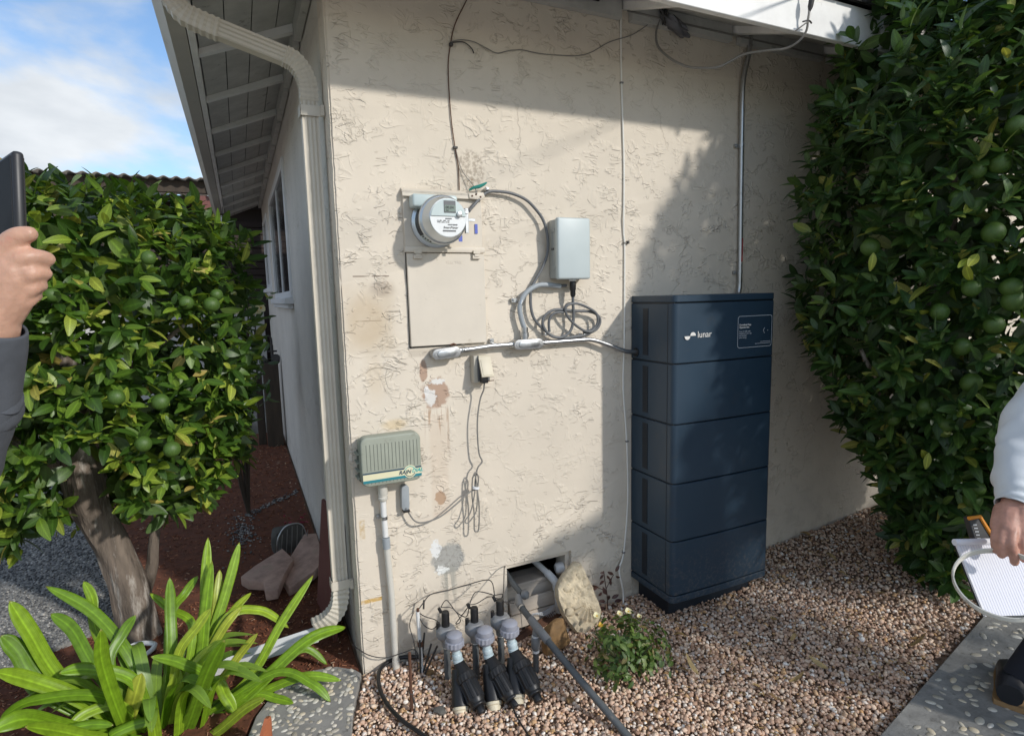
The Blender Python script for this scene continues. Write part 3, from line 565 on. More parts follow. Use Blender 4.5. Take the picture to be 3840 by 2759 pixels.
# gutter: ogee trough along the left eave
gp = [(-EO-.032, 2.795), (-EO-.034, 2.715), (-EO-.095, 2.705), (-EO-.118, 2.735), (-EO-.125, 2.775), (-EO-.145, 2.80), (-EO-.145, 2.815), (-EO-.138, 2.815), (-EO-.118, 2.778), (-EO-.110, 2.74), (-EO-.092, 2.715), (-EO-.042, 2.723), (-EO-.040, 2.795)]
gm = MB(); n = len(gp); gy = (-EO-.06, YE+.02)
vs = [(x, yy, z) for yy in gy for x, z in gp]; gm.add(vs, [(k, (k+1) % n, n+(k+1) % n, n+k) for k in range(n)]+[tuple(range(n)), tuple(range(2*n-1, n-1, -1))])
gut = gm.build('gutter', M['gutter'], house)
MB().bbox((-EO-.14, gy[0]-.004, 2.70), (-EO-.034, gy[0], 2.815)).build('end_cap', M['gutter'], gut)
# downspout with crimped elbows
def dsprof(w_=.032, d_=.024, fl=.003):
    out = []
    for sx in range(9): out.append((-w_+2*w_*sx/8, -d_+(fl if sx % 2 else 0)))
    for sy in range(1, 6): out.append((w_-(fl if sy % 2 else 0), -d_+2*d_*sy/6))
    for sx in range(9): out.append((w_-2*w_*sx/8, d_-(fl if sx % 2 else 0)))
    for sy in range(1, 6): out.append((-w_+(fl if sy % 2 else 0), d_-2*d_*sy/6))
    return out
YD = .155; dp = dsprof()
ds = MB().sweep([(-.055, YD, 2.40), (-.055, YD, .33)], dp).build('downspout', M['spout'], house)
MB().sweep([(-.37, YD, 2.612), (-.125, YD, 2.545)], dp).build('spout_run', M['spout'], ds)
def elbow(pts, k=5):
    P, _ = catmull([Vector(p) for p in pts], [0]*len(pts), 6); e = MB(); n = len(P)
    prof = dsprof(.034, .026, .001); vs = []
    rings = []
    for i, p in enumerate(P):
        t = (P[min(i+1, n-1)]-P[max(i-1, 0)]).normalized(); u = Vector((0, 1, 0)); q = t.cross(u); s = 1.0+.055*(1 if i % 2 else -1)
        rings.append([p+q*a*s+u*b_*s for a, b_ in prof])
    m = len(prof); vs = [v for r_ in rings for v in r_]
    e.add(vs, [(i*m+k_, i*m+(k_+1) % m, (i+1)*m+(k_+1) % m, (i+1)*m+k_) for i in range(n-1) for k_ in range(m)]+[tuple(range(m)), tuple((n-1)*m+k_ for k_ in range(m))]); return e
elbow([(-.515, YD, 2.735), (-.510, YD, 2.70), (-.475, YD, 2.650), (-.42, YD, 2.626), (-.36, YD, 2.608)]).build('elbow', M['spout'], ds)
elbow([(-.135, YD, 2.549), (-.098, YD, 2.530), (-.068, YD, 2.49), (-.055, YD, 2.44), (-.055, YD, 2.385)]).build('elbow', M['spout'], ds)
elbow([(-.055, YD, .36), (-.056, YD, .30), (-.072, YD, .235), (-.115, YD+.01, .185), (-.17, YD+.03, .155)]).build('elbow', M['spout'], ds)
for z in (2.345, .352): MB().bbox((-.094, YD-.033, z-.02), (-.003, YD-.029, z+.02)).bbox((-.095, YD-.033, z-.02), (-.091, YD+.03, z+.02)).bbox((-.017, YD-.05, z-.02), (-.003, YD-.033, z+.02)).build('strap', M['spout'], ds)
# dark gap in the front eave where a block is missing
MB().bbox((1.06, -.06, ZW-.005), (1.20, -.036, sof(0)-.012)).build('vent_hole', M['dark'], house)
# frame round the crawl opening
MB().bbox((.690, .02, .300), (1.045, .10, .324)).bbox((1.020, .02, -.05), (1.044, .10, .299)).build('opening_frame', M['panel'], house)
# ------------------------------------------------------------------ battery cabinet
bc = thing('battery_cabinet', 'tall navy blue stacked battery cabinet mounted on the stucco wall', 'battery', (1.72, -.17, .095))
X0, X1, YF, YB = 1.407, 2.045, -.325, -.004
def module(z0, z1, name, bulge=.006, g=.0035):
    # rounded front corners, a very slightly bowed front
    r = .028; poly = [(X0, YB), (X0, YF+r)]
    for k in range(1, 7): a = math.pi+ (math.pi/2)*k/6; poly.append((X0+r+r*math.cos(a), YF+r+r*math.sin(a)))
    for k in range(1, 8): t = k/8; poly.append((X0+r+(X1-X0-2*r)*t, YF-bulge*math.sin(math.pi*t)))
    for k in range(0, 7): a = 1.5*math.pi+(math.pi/2)*k/6; poly.append((X1-r+r*math.cos(a), YF+r+r*math.sin(a)))
    poly.append((X1, YB))
    m = MB().prism([(x, y, z0+g) for x, y in poly], (0, 0, z1-z0-2*g)); return m.build(name, M['navy'], bc, bevel=.0022, seg=1)
ZB = [.100, .140, .413, .697, .982, 1.266, 1.545]
module(ZB[0], ZB[1], 'plinth')
MB().bbox((X0+.008, YF+.012, .105), (X1-.008, YB-.0, 1.57)).build('core', M['navyd'], bc)
MB().bbox((X0+.05, YF+.08, -.02), (X1-.05, -.006, .104)).build('gap_shade', M['navyd'], bc)  # dark block standing for the shade in the open gap below the cabinet
for k in range(1, 6):
    mo = module(ZB[k], ZB[k+1], 'inverter_module' if k == 5 else 'battery_module')
    z0, z1 = ZB[k]+.028, ZB[k+1]-.026
    gr_ = MB().bbox((X0-.0015, -.138, z0), (X0+.002, -.098, z1)); gro = gr_.build('side_grille', M['navyd'], mo)
    lv = MB(); zz = z0+.006
    while zz < z1-.004: lv.bbox((X0-.0026, -.136, zz), (X0-.0016, -.100, zz+.0025)); zz += .006
    lv.build('louvre', M['navyd'], gro)
    MB().bbox((X0-.0012, YF+.044, ZB[k]+.005), (X0+.001, YF+.047, ZB[k+1]-.005)).build('cover_seam', M['navyd'], mo)
module(ZB[6], 1.582, 'top_cap')
MB().cyl((X0-.004, -.045, 1.302), (X0+.01, -.045, 1.302), .022, 20).build('cable_grommet', M['black'], bc, smooth=True)
yl = YF-.0045
def halfdisc(cx, cz, r, upper):
    pts = [(cx+r*math.cos(math.pi*k/14), yl-.0015, cz+(r if upper else -r)*math.sin(math.pi*k/14)) for k in range(15)]; return pts
lg = MB().prism(halfdisc(1.478, 1.392, .0165, False), (0, .0012, 0)).prism(halfdisc(1.511, 1.393, .0165, True), (0, .0012, 0)).build('logo', M['print'], bc)
put_text('logo_lettering', 'lunar', .042, (1.537, yl-.0015, 1.383), M['print'], lg)
cz0, cz1, cx0, cx1 = 1.318, 1.472, 1.785, 2.012
def rrect(x0, x1, z0, z1, r, y):
    out = []
    for cx, cz, a0 in ((x1-r, z1-r, 0), (x0+r, z1-r, 90), (x0+r, z0+r, 180), (x1-r, z0+r, 270)):
        for k in range(6): a = R(a0+18*k); out.append((cx+r*math.cos(a), y, cz+r*math.sin(a)))
    return out
fr = MB(); yl2 = YF-.0074; o_, i_ = rrect(cx0, cx1, cz0, cz1, .014, yl2), rrect(cx0+.0025, cx1-.0025, cz0+.0025, cz1-.0025, .012, yl2); n = len(o_)
fr.add(o_+i_, [(k, (k+1) % n, n+(k+1) % n, n+k) for k in range(n)])
card = fr.build('label_frame', M['printdim'], bc)
put_text('label_text', 'Download App.\nOperate Sun.', .0122, (cx0+.010, yl2-.0004, cz0+.108), M['print'], card, bold=.0003)
put_text('label_text', 'Scan the QR code,\ninstall the Lunar app,\nand monitor\nyour energy', .0098, (cx0+.010, yl2-.0004, cz0+.077), M['printdim'], card)
MB().bbox((cx1-.078, yl2-.0010, cz0+.024), (cx1-.010, yl2-.0004, cz0+.0262)).bbox((cx1-.112, yl2-.0010, cz0+.0155), (cx1-.010, yl2-.0004, cz0+.0177)).build('fine_print_line', M['printdim'], card)
MB().tube([(cx0+.176, yl2-.0008, cz0+.092), (cx0+.168, yl2-.0008, cz0+.079), (cx0+.176, yl2-.0008, cz0+.066)], .0011, 6).cyl((cx0+.198, yl2-.0016, cz0+.079), (cx0+.198, yl2-.0004, cz0+.079), .002, 10).build('label_mark', M['printdim'], card)
# ------------------------------------------------------------------ meter panel
mp_ = thing('meter_panel', 'flush cream painted steel meter panel with hinged lower door', 'meter panel', (.44, 0, 1.39))
MB().bbox((.266, -.014, 1.80), (.611, .01, 2.026)).build('upper_cover', M['panel'], mp_, bevel=.002, seg=1)
MB().prism([(.260, -.030, 2.030), (.262, -.002, 2.044), (.612, -.002, 2.044), (.612, -.030, 2.030)], (0, 0, -.012)).bbox((.260, -.030, 2.006), (.612, -.026, 2.0315)).build('rain_hood', M['panel'], mp_, bevel=.0015, seg=1)
MB().bbox((.262, -.026, 1.783), (.616, -.0145, 1.806)).build('cross_rail', M['panel'], mp_, bevel=.003)
MB().bbox((.272, -.017, 1.393), (.616, .01, 1.781)).build('door', M['panel'], mp_, bevel=.002, seg=1)
MB().bbox((.2692, -.003, 1.386), (.2717, .01, 1.79)).bbox((.272, -.003, 1.387), (.50, .01, 1.3925)).build('frame_gap', M['dark'], mp_)
for x in (.315, .575):
    MB().bbox((x-.016, -.034, 1.778), (x+.016, -.0275, 1.793)).bbox((x-.018, -.030, 1.757), (x+.018, -.018, 1.7725)).bbox((x-.010, -.033, 1.766), (x+.010, -.0305, 1.777)).build('hasp', M['panel'], mp_, bevel=.001, seg=1)
put_text('embossed_lettering', 'ELECTRIC', .017, (.44, -.0175, 1.737), M['panel'], mp_)
MB().tube([(.44, -.03, 1.392), (.455, -.034, 1.397), (.466, -.026, 1.392)], .004, 8).build('latch', M['rust'], mp_, smooth=True)
hb = MB().prism([(.545, -.036, 2.030), (.548, -.036, 2.008), (.60, -.036, 2.004), (.62, -.036, 2.018), (.612, -.036, 2.036)], (0, .010, 0)).build('ground_bracket', M['panel'], mp_, bevel=.002)
for x, z in ((.560, 2.019), (.578, 2.026), (.598, 2.016)): MB().cyl((x, -.0375, z), (x, -.035, z), .0042, 10).build('hole', M['rust'], hb)
MB().bbox((.575, -.0175, 1.865), (.588, -.0155, 1.905)).build('blue_tag', M['blue'], mp_)
# ------------------------------------------------------------------ electric meter
em = thing('electric_meter', 'round digital electric meter with steel ring on the cream panel', 'meter', (.405, -.016, 1.90))
mc = Vector((.398, 0, 1.905)); ax = Vector((0, -1, 0))
def at(y): return (mc.x, y, mc.z)
MB().lathe([(.098, 0), (.104, .004), (.104, .014), (.096, .018), (.090, .020)], at(-.015), ax, 40).build('base_ring', M['ring'], em, smooth=True)
MB().lathe([(.092, 0), (.092, .075), (.088, .080)], at(-.035), ax, 40).build('socket_collar', M['meterp'], em, smooth=True)
a0 = MB(); vs = []
for y in (-.044, -.098):
    for k in range(13): a = R(150+68*k/12); vs.append((mc.x+.0932*math.cos(a), y, mc.z+.0932*math.sin(a)))
a0.add(vs, [(k, k+1, 14+k, 13+k) for k in range(12)]); a0.build('black_band', M['black'], em)
for k in range(4): a = R(222+7*k); MB().box((mc.x+.0925*math.cos(a), -.066-.004*k, mc.z+.0925*math.sin(a)), (.003, .014, .005), Euler((0, -a, 0))).build('collar_mark', M['ink'], em)
MB().lathe([(.086, 0), (.095, .002), (.0985, .006), (.0985, .014), (.094, .020), (.088, .022)], at(-.106), ax, 40).build('clamp_ring', M['ring'], em, smooth=True)
body = MB().lathe([(.090, 0), (.089, .010), (.083, .020), (.082, .034), (.078, .040), (.077, .055), (.074, .060)], at(-.1255), ax, 40).build('meter_cover', M['ring'], em, smooth=True)
yf = -.1862
MB().lathe([(.073, 0), (.0725, .002)], at(-.184), ax, 40).build('dial_plate', M['face'], em)
up_ = [(mc.x+.071*math.cos(R(a)), yf-.0005, mc.z+.071*math.sin(R(a))) for a in range(4, 177, 8)]
MB().prism([(mc.x+.0706, yf-.0004, mc.z+.006)]+up_+[(mc.x-.0706, yf-.0004, mc.z+.006)], (0, -.004, 0)).build('upper_shell', M['meterp'], em, bevel=.001, seg=1)
MB().bbox((mc.x-.018, yf-.0062, mc.z+.018), (mc.x+.030, yf-.005, mc.z+.064)).build('display_surround', M['cable'], em)
MB().bbox((mc.x-.016, yf-.0072, mc.z+.022), (mc.x+.028, yf-.0064, mc.z+.047)).build('display', M['lcd'], em)
put_text('display_digits', '00.04', .0150, (mc.x-.012, yf-.0080, mc.z+.033), M['ink'], em)
put_text('display_digits', '88:8', .006, (mc.x-.010, yf-.0080, mc.z+.0245), M['ink'], em)
MB().cyl((mc.x+.044, yf-.004, mc.z+.013), (mc.x+.044, yf-.013, mc.z+.013), .011, 14).build('reset_knob', M['steel'], em, bevel=.0015)
put_text('dial_text', 'SmartMeter', .0125, (mc.x-.022, yf-.001, mc.z-.042), M['ink'], em, shear=.25)
put_text('dial_text', 'CL 200   240V   3W\nTYPE  60Hz  FM 2S', .0062, (mc.x-.046, yf-.001, mc.z-.014), M['ink'], em)
put_text('dial_text', '1010740040', .0082, (mc.x-.004, yf-.001, mc.z-.030), M['ink'], em)
MB().bbox((mc.x-.024, yf-.0012, mc.z-.0535), (mc.x+.030, yf-.0004, mc.z-.048)).bbox((mc.x-.012, yf-.0012, mc.z-.006), (mc.x+.014, yf-.0004, mc.z-.002)).build('bar_code_strip', M['cable'], em)
MB().bbox((.288, -.082, 1.958), (.478, -.018, 2.010)).build('top_housing', M['meterp'], em, bevel=.010, seg=3)
MB().bbox((mc.x+.098, -.116, 1.855), (mc.x+.112, -.100, 1.955)).bbox((mc.x+.106, -.113, 1.903), (mc.x+.142, -.108, 1.915)).cyl((mc.x+.104, -.120, 1.94), (mc.x+.104, -.096, 1.94), .009, 10).build('ring_latch', M['steel'], em, bevel=.001, seg=1)
MB().bbox((mc.x+.072, -.10, 1.822), (mc.x+.088, -.098, 1.848)).build('seal_tag', M['blue'], em)
# ------------------------------------------------------------------ grey enclosure
ab = thing('plastic_enclosure', 'pale grey rounded plastic box on the wall right of the meter', 'enclosure', (1.03, 0, 1.66))
MB().bbox((.944, -.066, 1.668), (1.116, -.002, 1.932)).build('back_shell', M['amid'], ab, bevel=.006)
MB().bbox((.938, -.098, 1.663), (1.110, -.066, 1.937)).build('lid', M['ami'], ab, bevel=.010, seg=3)
for z in (1.715, 1.885): MB().bbox((.9405, -.062, z-.009), (.9445, -.028, z+.009)).build('hinge', M['amid'], ab, bevel=.002, seg=1)
for y in (-.048, -.034): MB().bbox((.9425, y-.004, 1.796), (.9438, y+.004, 1.806)).build('slot', M['ink'], ab)
MB().lathe([(.020, 0), (.020, .010), (.017, .013)], (1.040, -.052, 1.668), (0, 0, -1), 6).build('gland', M['white'], ab, bevel=.001, seg=1)
MB().lathe([(.0135, 0), (.015, .01), (.015, .038), (.0125, .042), (.0125, .062), (.0085, .072)], (1.040, -.052, 1.655), (0, 0, -1), 18).build('plug', M['black'], ab, smooth=True)
# ------------------------------------------------------------------ grey cable, meter -> coil -> enclosure
ck = [(.516, -.108, 1.945), (.549, -.05, 1.966), (.6, -.028, 2.013), (.638, -.022, 2.041), (.687, -.022, 2.046), (.753, -.024, 2.04), (.82, -.026, 2.016), (.87, -.028, 1.973), (.904, -.03, 1.926), (.922, -.03, 1.86), (.922, -.028, 1.788), (.9, -.026, 1.727), (.864, -.026, 1.67), (.839, -.026, 1.629), (.83, -.03, 1.578), (.834, -.03, 1.526), (.851, -.03, 1.483), (.895, -.026, 1.439), (.942, -.026, 1.405), (.991, -.028, 1.394), (1.06, -.03, 1.396), (1.117, -.03, 1.402), (1.182, -.03, 1.425), (1.204, -.03, 1.464), (1.186, -.032, 1.494), (1.138, -.036, 1.512), (1.055, -.040, 1.518), (.963, -.038, 1.527), (.914, -.036, 1.512), (.889, -.034, 1.48), (.897, -.036, 1.440), (.935, -.038, 1.405), (.985, -.04, 1.398), (1.030, -.042, 1.425), (1.046, -.045, 1.480), (1.042, -.05, 1.545), (1.040, -.052, 1.585)]
gc = thing('grey_cable', 'grey cable arching from the meter to a loose coil under the plastic box', 'cable', (.87, -.02, 1.40))
MB().tube(ck, .0068, 10, sm=5).build('sheath', M['cable'], gc, smooth=True)
ck2 = [(1.110, -.026, 1.412), (1.150, -.036, 1.425), (1.178, -.044, 1.452), (1.172, -.048, 1.500), (1.12, -.050, 1.532), (1.06, -.052, 1.552), (1.010, -.052, 1.546), (.999, -.050, 1.522), (1.017, -.048, 1.488), (1.052, -.046, 1.455), (1.100, -.044, 1.425), (1.143, -.042, 1.417), (1.176, -.040, 1.440)]
MB().tube(ck2, .0062, 10, sm=5).build('coil_loop', M['cable'], gc, smooth=True)
ck3 = [(.925, -.030, 1.425), (.922, -.034, 1.478), (.948, -.038, 1.511), (.995, -.042, 1.513)]
MB().tube(ck3, .0062, 10, sm=5).build('coil_loop', M['cable'], gc, smooth=True)
for x, z in ((.632, 2.052), (1.045, 1.553), (1.116, 1.400), (.905, 1.414)): MB().box((x, -.020, z), (.016, .03, .012)).cyl((x-.004, -.038, z+.004), (x-.004, -.03, z+.004), .004, 8).build('clip', M['steel'], gc, bevel=.002)
# ------------------------------------------------------------------ flexible conduit
fc = thing('flexible_conduit', 'short grey flexible conduit curving from box down to metal fitting', 'conduit', (.79, -.03, 1.40))
MB().tube([(.985, -.03, 1.634), (.968, -.032, 1.635), (.917, -.036, 1.641), (.864, -.036, 1.639), (.817, -.036, 1.616), (.787, -.036, 1.584), (.772, -.036, 1.543), (.779, -.036, 1.492), (.795, -.036, 1.444)], .0115, 14, sm=6).build('sheath', M['flex'], fc, smooth=True)
MB().cyl((.962, -.032, 1.635), (1.02, -.025, 1.636), .0075, 12).build('end_plug', M['cable'], fc, smooth=True)
MB().lathe([(.0150, 0), (.0150, .022), (.018, .024), (.018, .044), (.0135, .046), (.0135, .075)], (.795, -.036, 1.452), (0, 0, -1), 16).build('connector', M['steel'], fc, smooth=True)
MB().cyl((.783, -.036, 1.575), (.776, -.036, 1.556), .0135, 14).bbox((.742, -.018, 1.566), (.765, -.004, 1.584)).cyl((.752, -.026, 1.578), (.752, -.018, 1.578), .006, 8).build('strap', M['steel'], fc, smooth=True)
# ------------------------------------------------------------------ metal conduit along the wall
mcx = thing('metal_conduit', 'shiny galvanised conduit run with two cast fittings ending in the navy cabinet', 'conduit', (.9, -.03, 1.36))
MB().tube([(.50, -.034, 1.367), (.618, -.034, 1.377), (.72, -.034, 1.378)], .0108, 16).build('tube', M['steel'], mcx, smooth=True)
MB().tube([(.89, -.034, 1.377), (1.0, -.034, 1.378), (1.098, -.034, 1.379), (1.140, -.034, 1.378), (1.185, -.036, 1.368), (1.255, -.040, 1.343), (1.315, -.043, 1.319), (1.36, -.045, 1.306), (1.425, -.045, 1.302)], .0108, 16, sm=4).build('tube', M['steel'], mcx, smooth=True)
def stadium(c, l, r, d, y, n=8):
    c = Vector(c); d = Vector(d).normalized(); u = Vector((0, 1, 0)).cross(d).normalized(); out = []
    for s, a0 in ((1, -90), (-1, 90)):
        for k in range(n+1): a = R(a0+180*k/n); q = c+d*(s*l)+d*(r*math.cos(a))+u*(r*math.sin(a)); out.append((q.x, y, q.z))
    return out
for name, c, l, d in (('elbow_fitting', (.413, 0, 1.361), .040, (1, 0, .075)), ('tee_fitting', (.803, 0, 1.377), .050, (1, 0, .005))):
    dv = Vector(d).normalized()
    fb = MB().prism(stadium(c, l, .0215, d, -.058), (0, .055, 0)).build(name, M['cast'], mcx, bevel=.004)
    cv = MB().prism(stadium(c, l+.001, .0225, d, -.0625), (0, .0042, 0)).build('cover_plate', M['cast'], fb, bevel=.0015)
    MB().prism(stadium(c, l-.012, .0135, d, -.0665), (0, .004, 0)).build('cover_boss', M['steel'], fb, bevel=.0015)
    for s in (-1, 1): q = Vector(c)+dv*(s*(l+.009)); MB().cyl((q.x, -.0645, q.z), (q.x, -.062, q.z), .0042, 10).build('screw', M['steel'], fb)
def nut(c, d, r, h, n=6, nm='nut'): d = Vector(d).normalized(); return MB().lathe([(r, 0), (r, h)], Vector(c)-d*h/2, d, n).build(nm, M['steel'], mcx, bevel=.0012, seg=1)
dA = (1, 0, .08); dB = (1, 0, .01)
for c, r, h, n in (((.480, -.034, 1.366), .0165, .010, 16), ((.492, -.034, 1.367), .0145, .012, 6), ((.507, -.034, 1.368), .0128, .018, 16)): nut(c, dA, r, h, n)
for c, r, h, n in (((.735, -.034, 1.378), .0150, .016, 6), ((.720, -.034, 1.378), .0128, .020, 16), ((.752, -.034, 1.378), .016, .008, 16), ((.865, -.034, 1.377), .016, .010, 16), ((.884, -.034, 1.377), .0150, .014, 6), ((.898, -.034, 1.377), .0128, .02, 16)): nut(c, dB, r, h, n)
for x, z in ((.640, 1.378), (1.098, 1.379)): MB().cyl((x-.008, -.034, z), (x+.008, -.034, z), .0125, 16).bbox((x-.009, -.018, z+.012), (x+.009, -.003, z+.030)).cyl((x, -.026, z+.022), (x, -.018, z+.022), .006, 8).build('strap', M['steel'], mcx, smooth=True)
# ------------------------------------------------------------------ vertical conduit above the cabinet
vc = thing('vertical_conduit', 'straight galvanised conduit rising from the navy cabinet to the eave', 'conduit', (2.115, -.02, 1.58))
MB().tube([(2.02, -.05, 1.56), (2.085, -.03, 1.565), (2.110, -.024, 1.60), (2.112, -.024, 1.70), (2.108, -.024, 2.0), (2.100, -.024, 2.44), (2.098, -.024, 2.61), (2.104, -.026, 2.70), (2.122, -.030, 2.78), (2.135, -.032, 2.85), (2.138, -.032, 2.99)], .0125, 14, sm=4).build('tube', M['steel'], vc, smooth=True)
for z, x in ((2.352, 2.101), (1.690, 2.112)): MB().cyl((x, -.024, z-.009), (x, -.024, z+.009), .0148, 16).bbox((x-.034, -.012, z-.009), (x-.014, -.003, z+.009)).cyl((x-.026, -.02, z), (x-.026, -.012, z), .005, 8).build('strap', M['steel'], vc, smooth=True)
lb = MB(); vs = []
for z in (1.748, 1.872):
    for k in range(7): a = R(-105+ 95*k/6); vs.append((2.1105+.0133*math.cos(a), -.024+.0133*math.sin(a), z))
lb.add(vs, [(k, k+1, 8+k, 7+k) for k in range(6)]); rl = lb.build('red_label', M['redlab'], vc)
put_text('label_lettering', 'POWER SOURCE', .0105, (2.1205, -.0358, 1.765), M['print'], rl, right=(0, 0, 1), upd=(-.72, -.69, 0))
# ------------------------------------------------------------------ outlet box with its open lid, and the cord
ob = thing('outlet_box', 'beige weatherproof outlet box with its cover flipped half open', 'outlet', (.57, 0, 1.22))
MB().bbox((.538, -.048, 1.220), (.612, -.002, 1.340)).build('box', M['outlet'], ob, bevel=.004)
MB().bbox((.553, -.056, 1.228), (.609, -.0485, 1.335)).build('socket_plate', M['cable'], ob, bevel=.002, seg=1)
lid = MB().box((.583, -.078, 1.292), (.056, .010, .092), Euler((R(-24), 0, 0))).box((.583, -.0845, 1.2905), (.044, .005, .074), Euler((R(-24), 0, 0))).build('lid', M['beige'], ob, bevel=.002)
MB().box((.583, -.052, 1.337), (.05, .010, .010)).build('hinge', M['beige'], ob, bevel=.001, seg=1)
MB().bbox((.560, -.088, 1.222), (.588, -.0565, 1.262)).build('cord_plug', M['black'], ob, bevel=.003)
MB().cyl((.595, -.060, 1.226), (.626, -.062, 1.228), .002, 8).build('latch_pin', M['rust'], ob)
cord = thing('power_cord', 'thin grey cord hanging from the outlet with a tied bundle above the controller box', 'cord', (.53, -.04, .75))
MB().tube([(.575, -.072, 1.225), (.575, -.062, 1.19), (.562, -.05, 1.147), (.547, -.05, 1.067), (.544, -.05, .978), (.549, -.05, .902), (.562, -.05, .866), (.540, -.05, .840), (.528, -.05, .793), (.525, -.05, .755), (.535, -.052, .745), (.498, -.05, .735), (.428, -.05, .688), (.354, -.05, .647), (.283, -.045, .634), (.245, -.04, .648), (.221, -.034, .690)], .0036, 8, sm=5).build('sheath', M['wireg'], cord, smooth=True)
MB().tube([(.513, -.052, .80), (.508, -.052, .72), (.514, -.055, .635), (.512, -.055, .562), (.523, -.055, .549), (.534, -.055, .565), (.539, -.055, .668), (.534, -.054, .735), (.540, -.054, .795), (.527, -.054, .822), (.514, -.053, .80)], .0034, 8, sm=6).build('loop', M['wireg'], cord, smooth=True)
MB().tube([(.524, -.058, .76), (.510, -.058, .69), (.492, -.058, .639), (.470, -.056, .611), (.478, -.056, .597), (.500, -.056, .612), (.526, -.057, .655), (.530, -.058, .76), (.522, -.058, .815)], .003, 8, sm=6).build('loop', M['wireg'], cord, smooth=True)
MB().cyl((.525, -.054, .748), (.527, -.054, .757), .0165, 12).build('wire_tie', M['white'], cord, smooth=True)
# ------------------------------------------------------------------ sprinkler controller
rc = thing('sprinkler_controller', 'sage grey ribbed sprinkler controller box with RAIN DIAL decal', 'controller', (.145, 0, .84))
xc0, xc1, zc0, zc1, yc = .024, .270, .846, 1.050, -.105
MB().bbox((xc0+.004, -.045, zc0+.002), (xc1-.012, -.002, zc1-.018)).build('back_box', M['rain'], rc, bevel=.008)
MB().prism(rrect(xc0, xc1, zc0, zc1, .030, yc), (0, .060, 0)).build('cover', M['rain'], rc, bevel=.008, seg=3)
k = 0; x = xc0+.022
while x < xc1-.012:
    MB().bbox((x-.0011, yc-.0006, zc0+.012), (x+.0011, yc+.002, zc0+.023)).bbox((x-.0011, yc-.0006, zc0+.066), (x+.0011, yc+.002, zc1-.030)).build('groove', M['raind'], rc); x += .0148
for z in (.875, .905, .94, .975): MB().bbox((xc0-.010, -.062, z-.003), (xc0+.003, -.008, z+.003)).build('side_fin', M['rain'], rc)
MB().bbox((xc0-.0005, -.058, .862), (xc0+.003, -.010, .985)).build('side_recess', M['raind'], rc)
dd = MB().bbox((xc0+.004, yc-.0012, .872), (xc1-.002, yc-.0004, .903)).build('decal', M['cream'], rc)
MB().bbox((xc0+.004, yc-.0018, .900), (xc1-.002, yc-.0013, .906)).build('decal_stripe', M['tnavy'], dd)
MB().bbox((xc0+.004, yc-.0018, .864), (xc1-.002, yc-.0013, .875)).build('decal_stripe', M['teal'], dd)
MB().lathe([(.0265, 0), (.0265, .0006)], (.219, yc-.0016, .889), (0, -1, 0), 28).build('decal_disc', M['cream'], dd)
for a0, a1, mt in ((15, 165, 'tealb'), (200, 340, 'tnavy')):
    a_ = MB(); vs = []
    for r_ in (.0225, .0197):
        for q in range(13): a = R(a0+(a1-a0)*q/12); vs.append((.219+r_*math.cos(a), yc-.0028, .889+r_*math.sin(a)))
    a_.add(vs, [(q, q+1, 14+q, 13+q) for q in range(12)]); a_.build('decal_arc', M[mt], dd)
put_text('decal_lettering', 'RAIN', .0215, (.172, yc-.0032, .8815), M['tnavy'], dd, shear=.3, bold=.0004)
put_text('decal_lettering', 'DIAL', .0215, (.2265, yc-.0032, .8835), M['tealb'], dd, shear=.3, bold=.0004)
# pipe below the controller
cp = thing('conduit_pipe', 'off white painted conduit pipe from the controller down to the gravel', 'pipe', (.13, -.032, 0))
MB().tube([(.117, -.034, .79), (.117, -.034, .70), (.120, -.034, .60)], .0125, 14).build('upper_tube', M['pvcw'], cp, smooth=True)
MB().tube([(.122, -.034, .56), (.131, -.034, .35), (.135, -.034, -.03)], .0138, 14).build('lower_tube', M['pvc'], cp, smooth=True)
MB().lathe([(.020, 0), (.020, .055), (.0185, .058)], (.117, -.040, .845), (0, 0, -1), 18).lathe([(.0215, 0), (.0215, .008), (.018, .010), (.018, .016), (.0205, .018), (.0205, .026), (.015, .034)], (.117, -.036, .792), (0, 0, -1), 18).build('adapter', M['pvc'], cp, smooth=True)
MB().cyl((.1205, -.034, .595), (.122, -.034, .548), .0165, 16).build('coupling', M['flex'], cp, smooth=True)
MB().cyl((.135, -.034, .035), (.135, -.034, -.03), .0165, 16).build('coupling', M['pvc'], cp, smooth=True)
MB().cyl((.118, -.034, .690), (.118, -.034, .676), .0148, 14).bbox((.090, -.016, .676), (.106, -.002, .692)).cyl((.097, -.024, .684), (.097, -.016, .684), .006, 8).build('strap', M['steel'], cp, smooth=True)
jb = thing('junction_cover', 'small grey oblong cable cover hanging under the sprinkler controller', 'junction box', (.215, 0, .70))
MB().prism(stadium((.213, 0, .752), .040, .0165, (0.02, 0, 1), -.034), (0, .030, 0)).build('cover', M['flex'], jb, bevel=.002)
MB().cyl((.213, -.0365, .706), (.213, -.033, .706), .004, 8).build('screw', M['steel'], jb); MB().bbox((.200, -.040, .689), (.228, -.012, .700)).build('cable_clamp', M['black'], jb, bevel=.002)
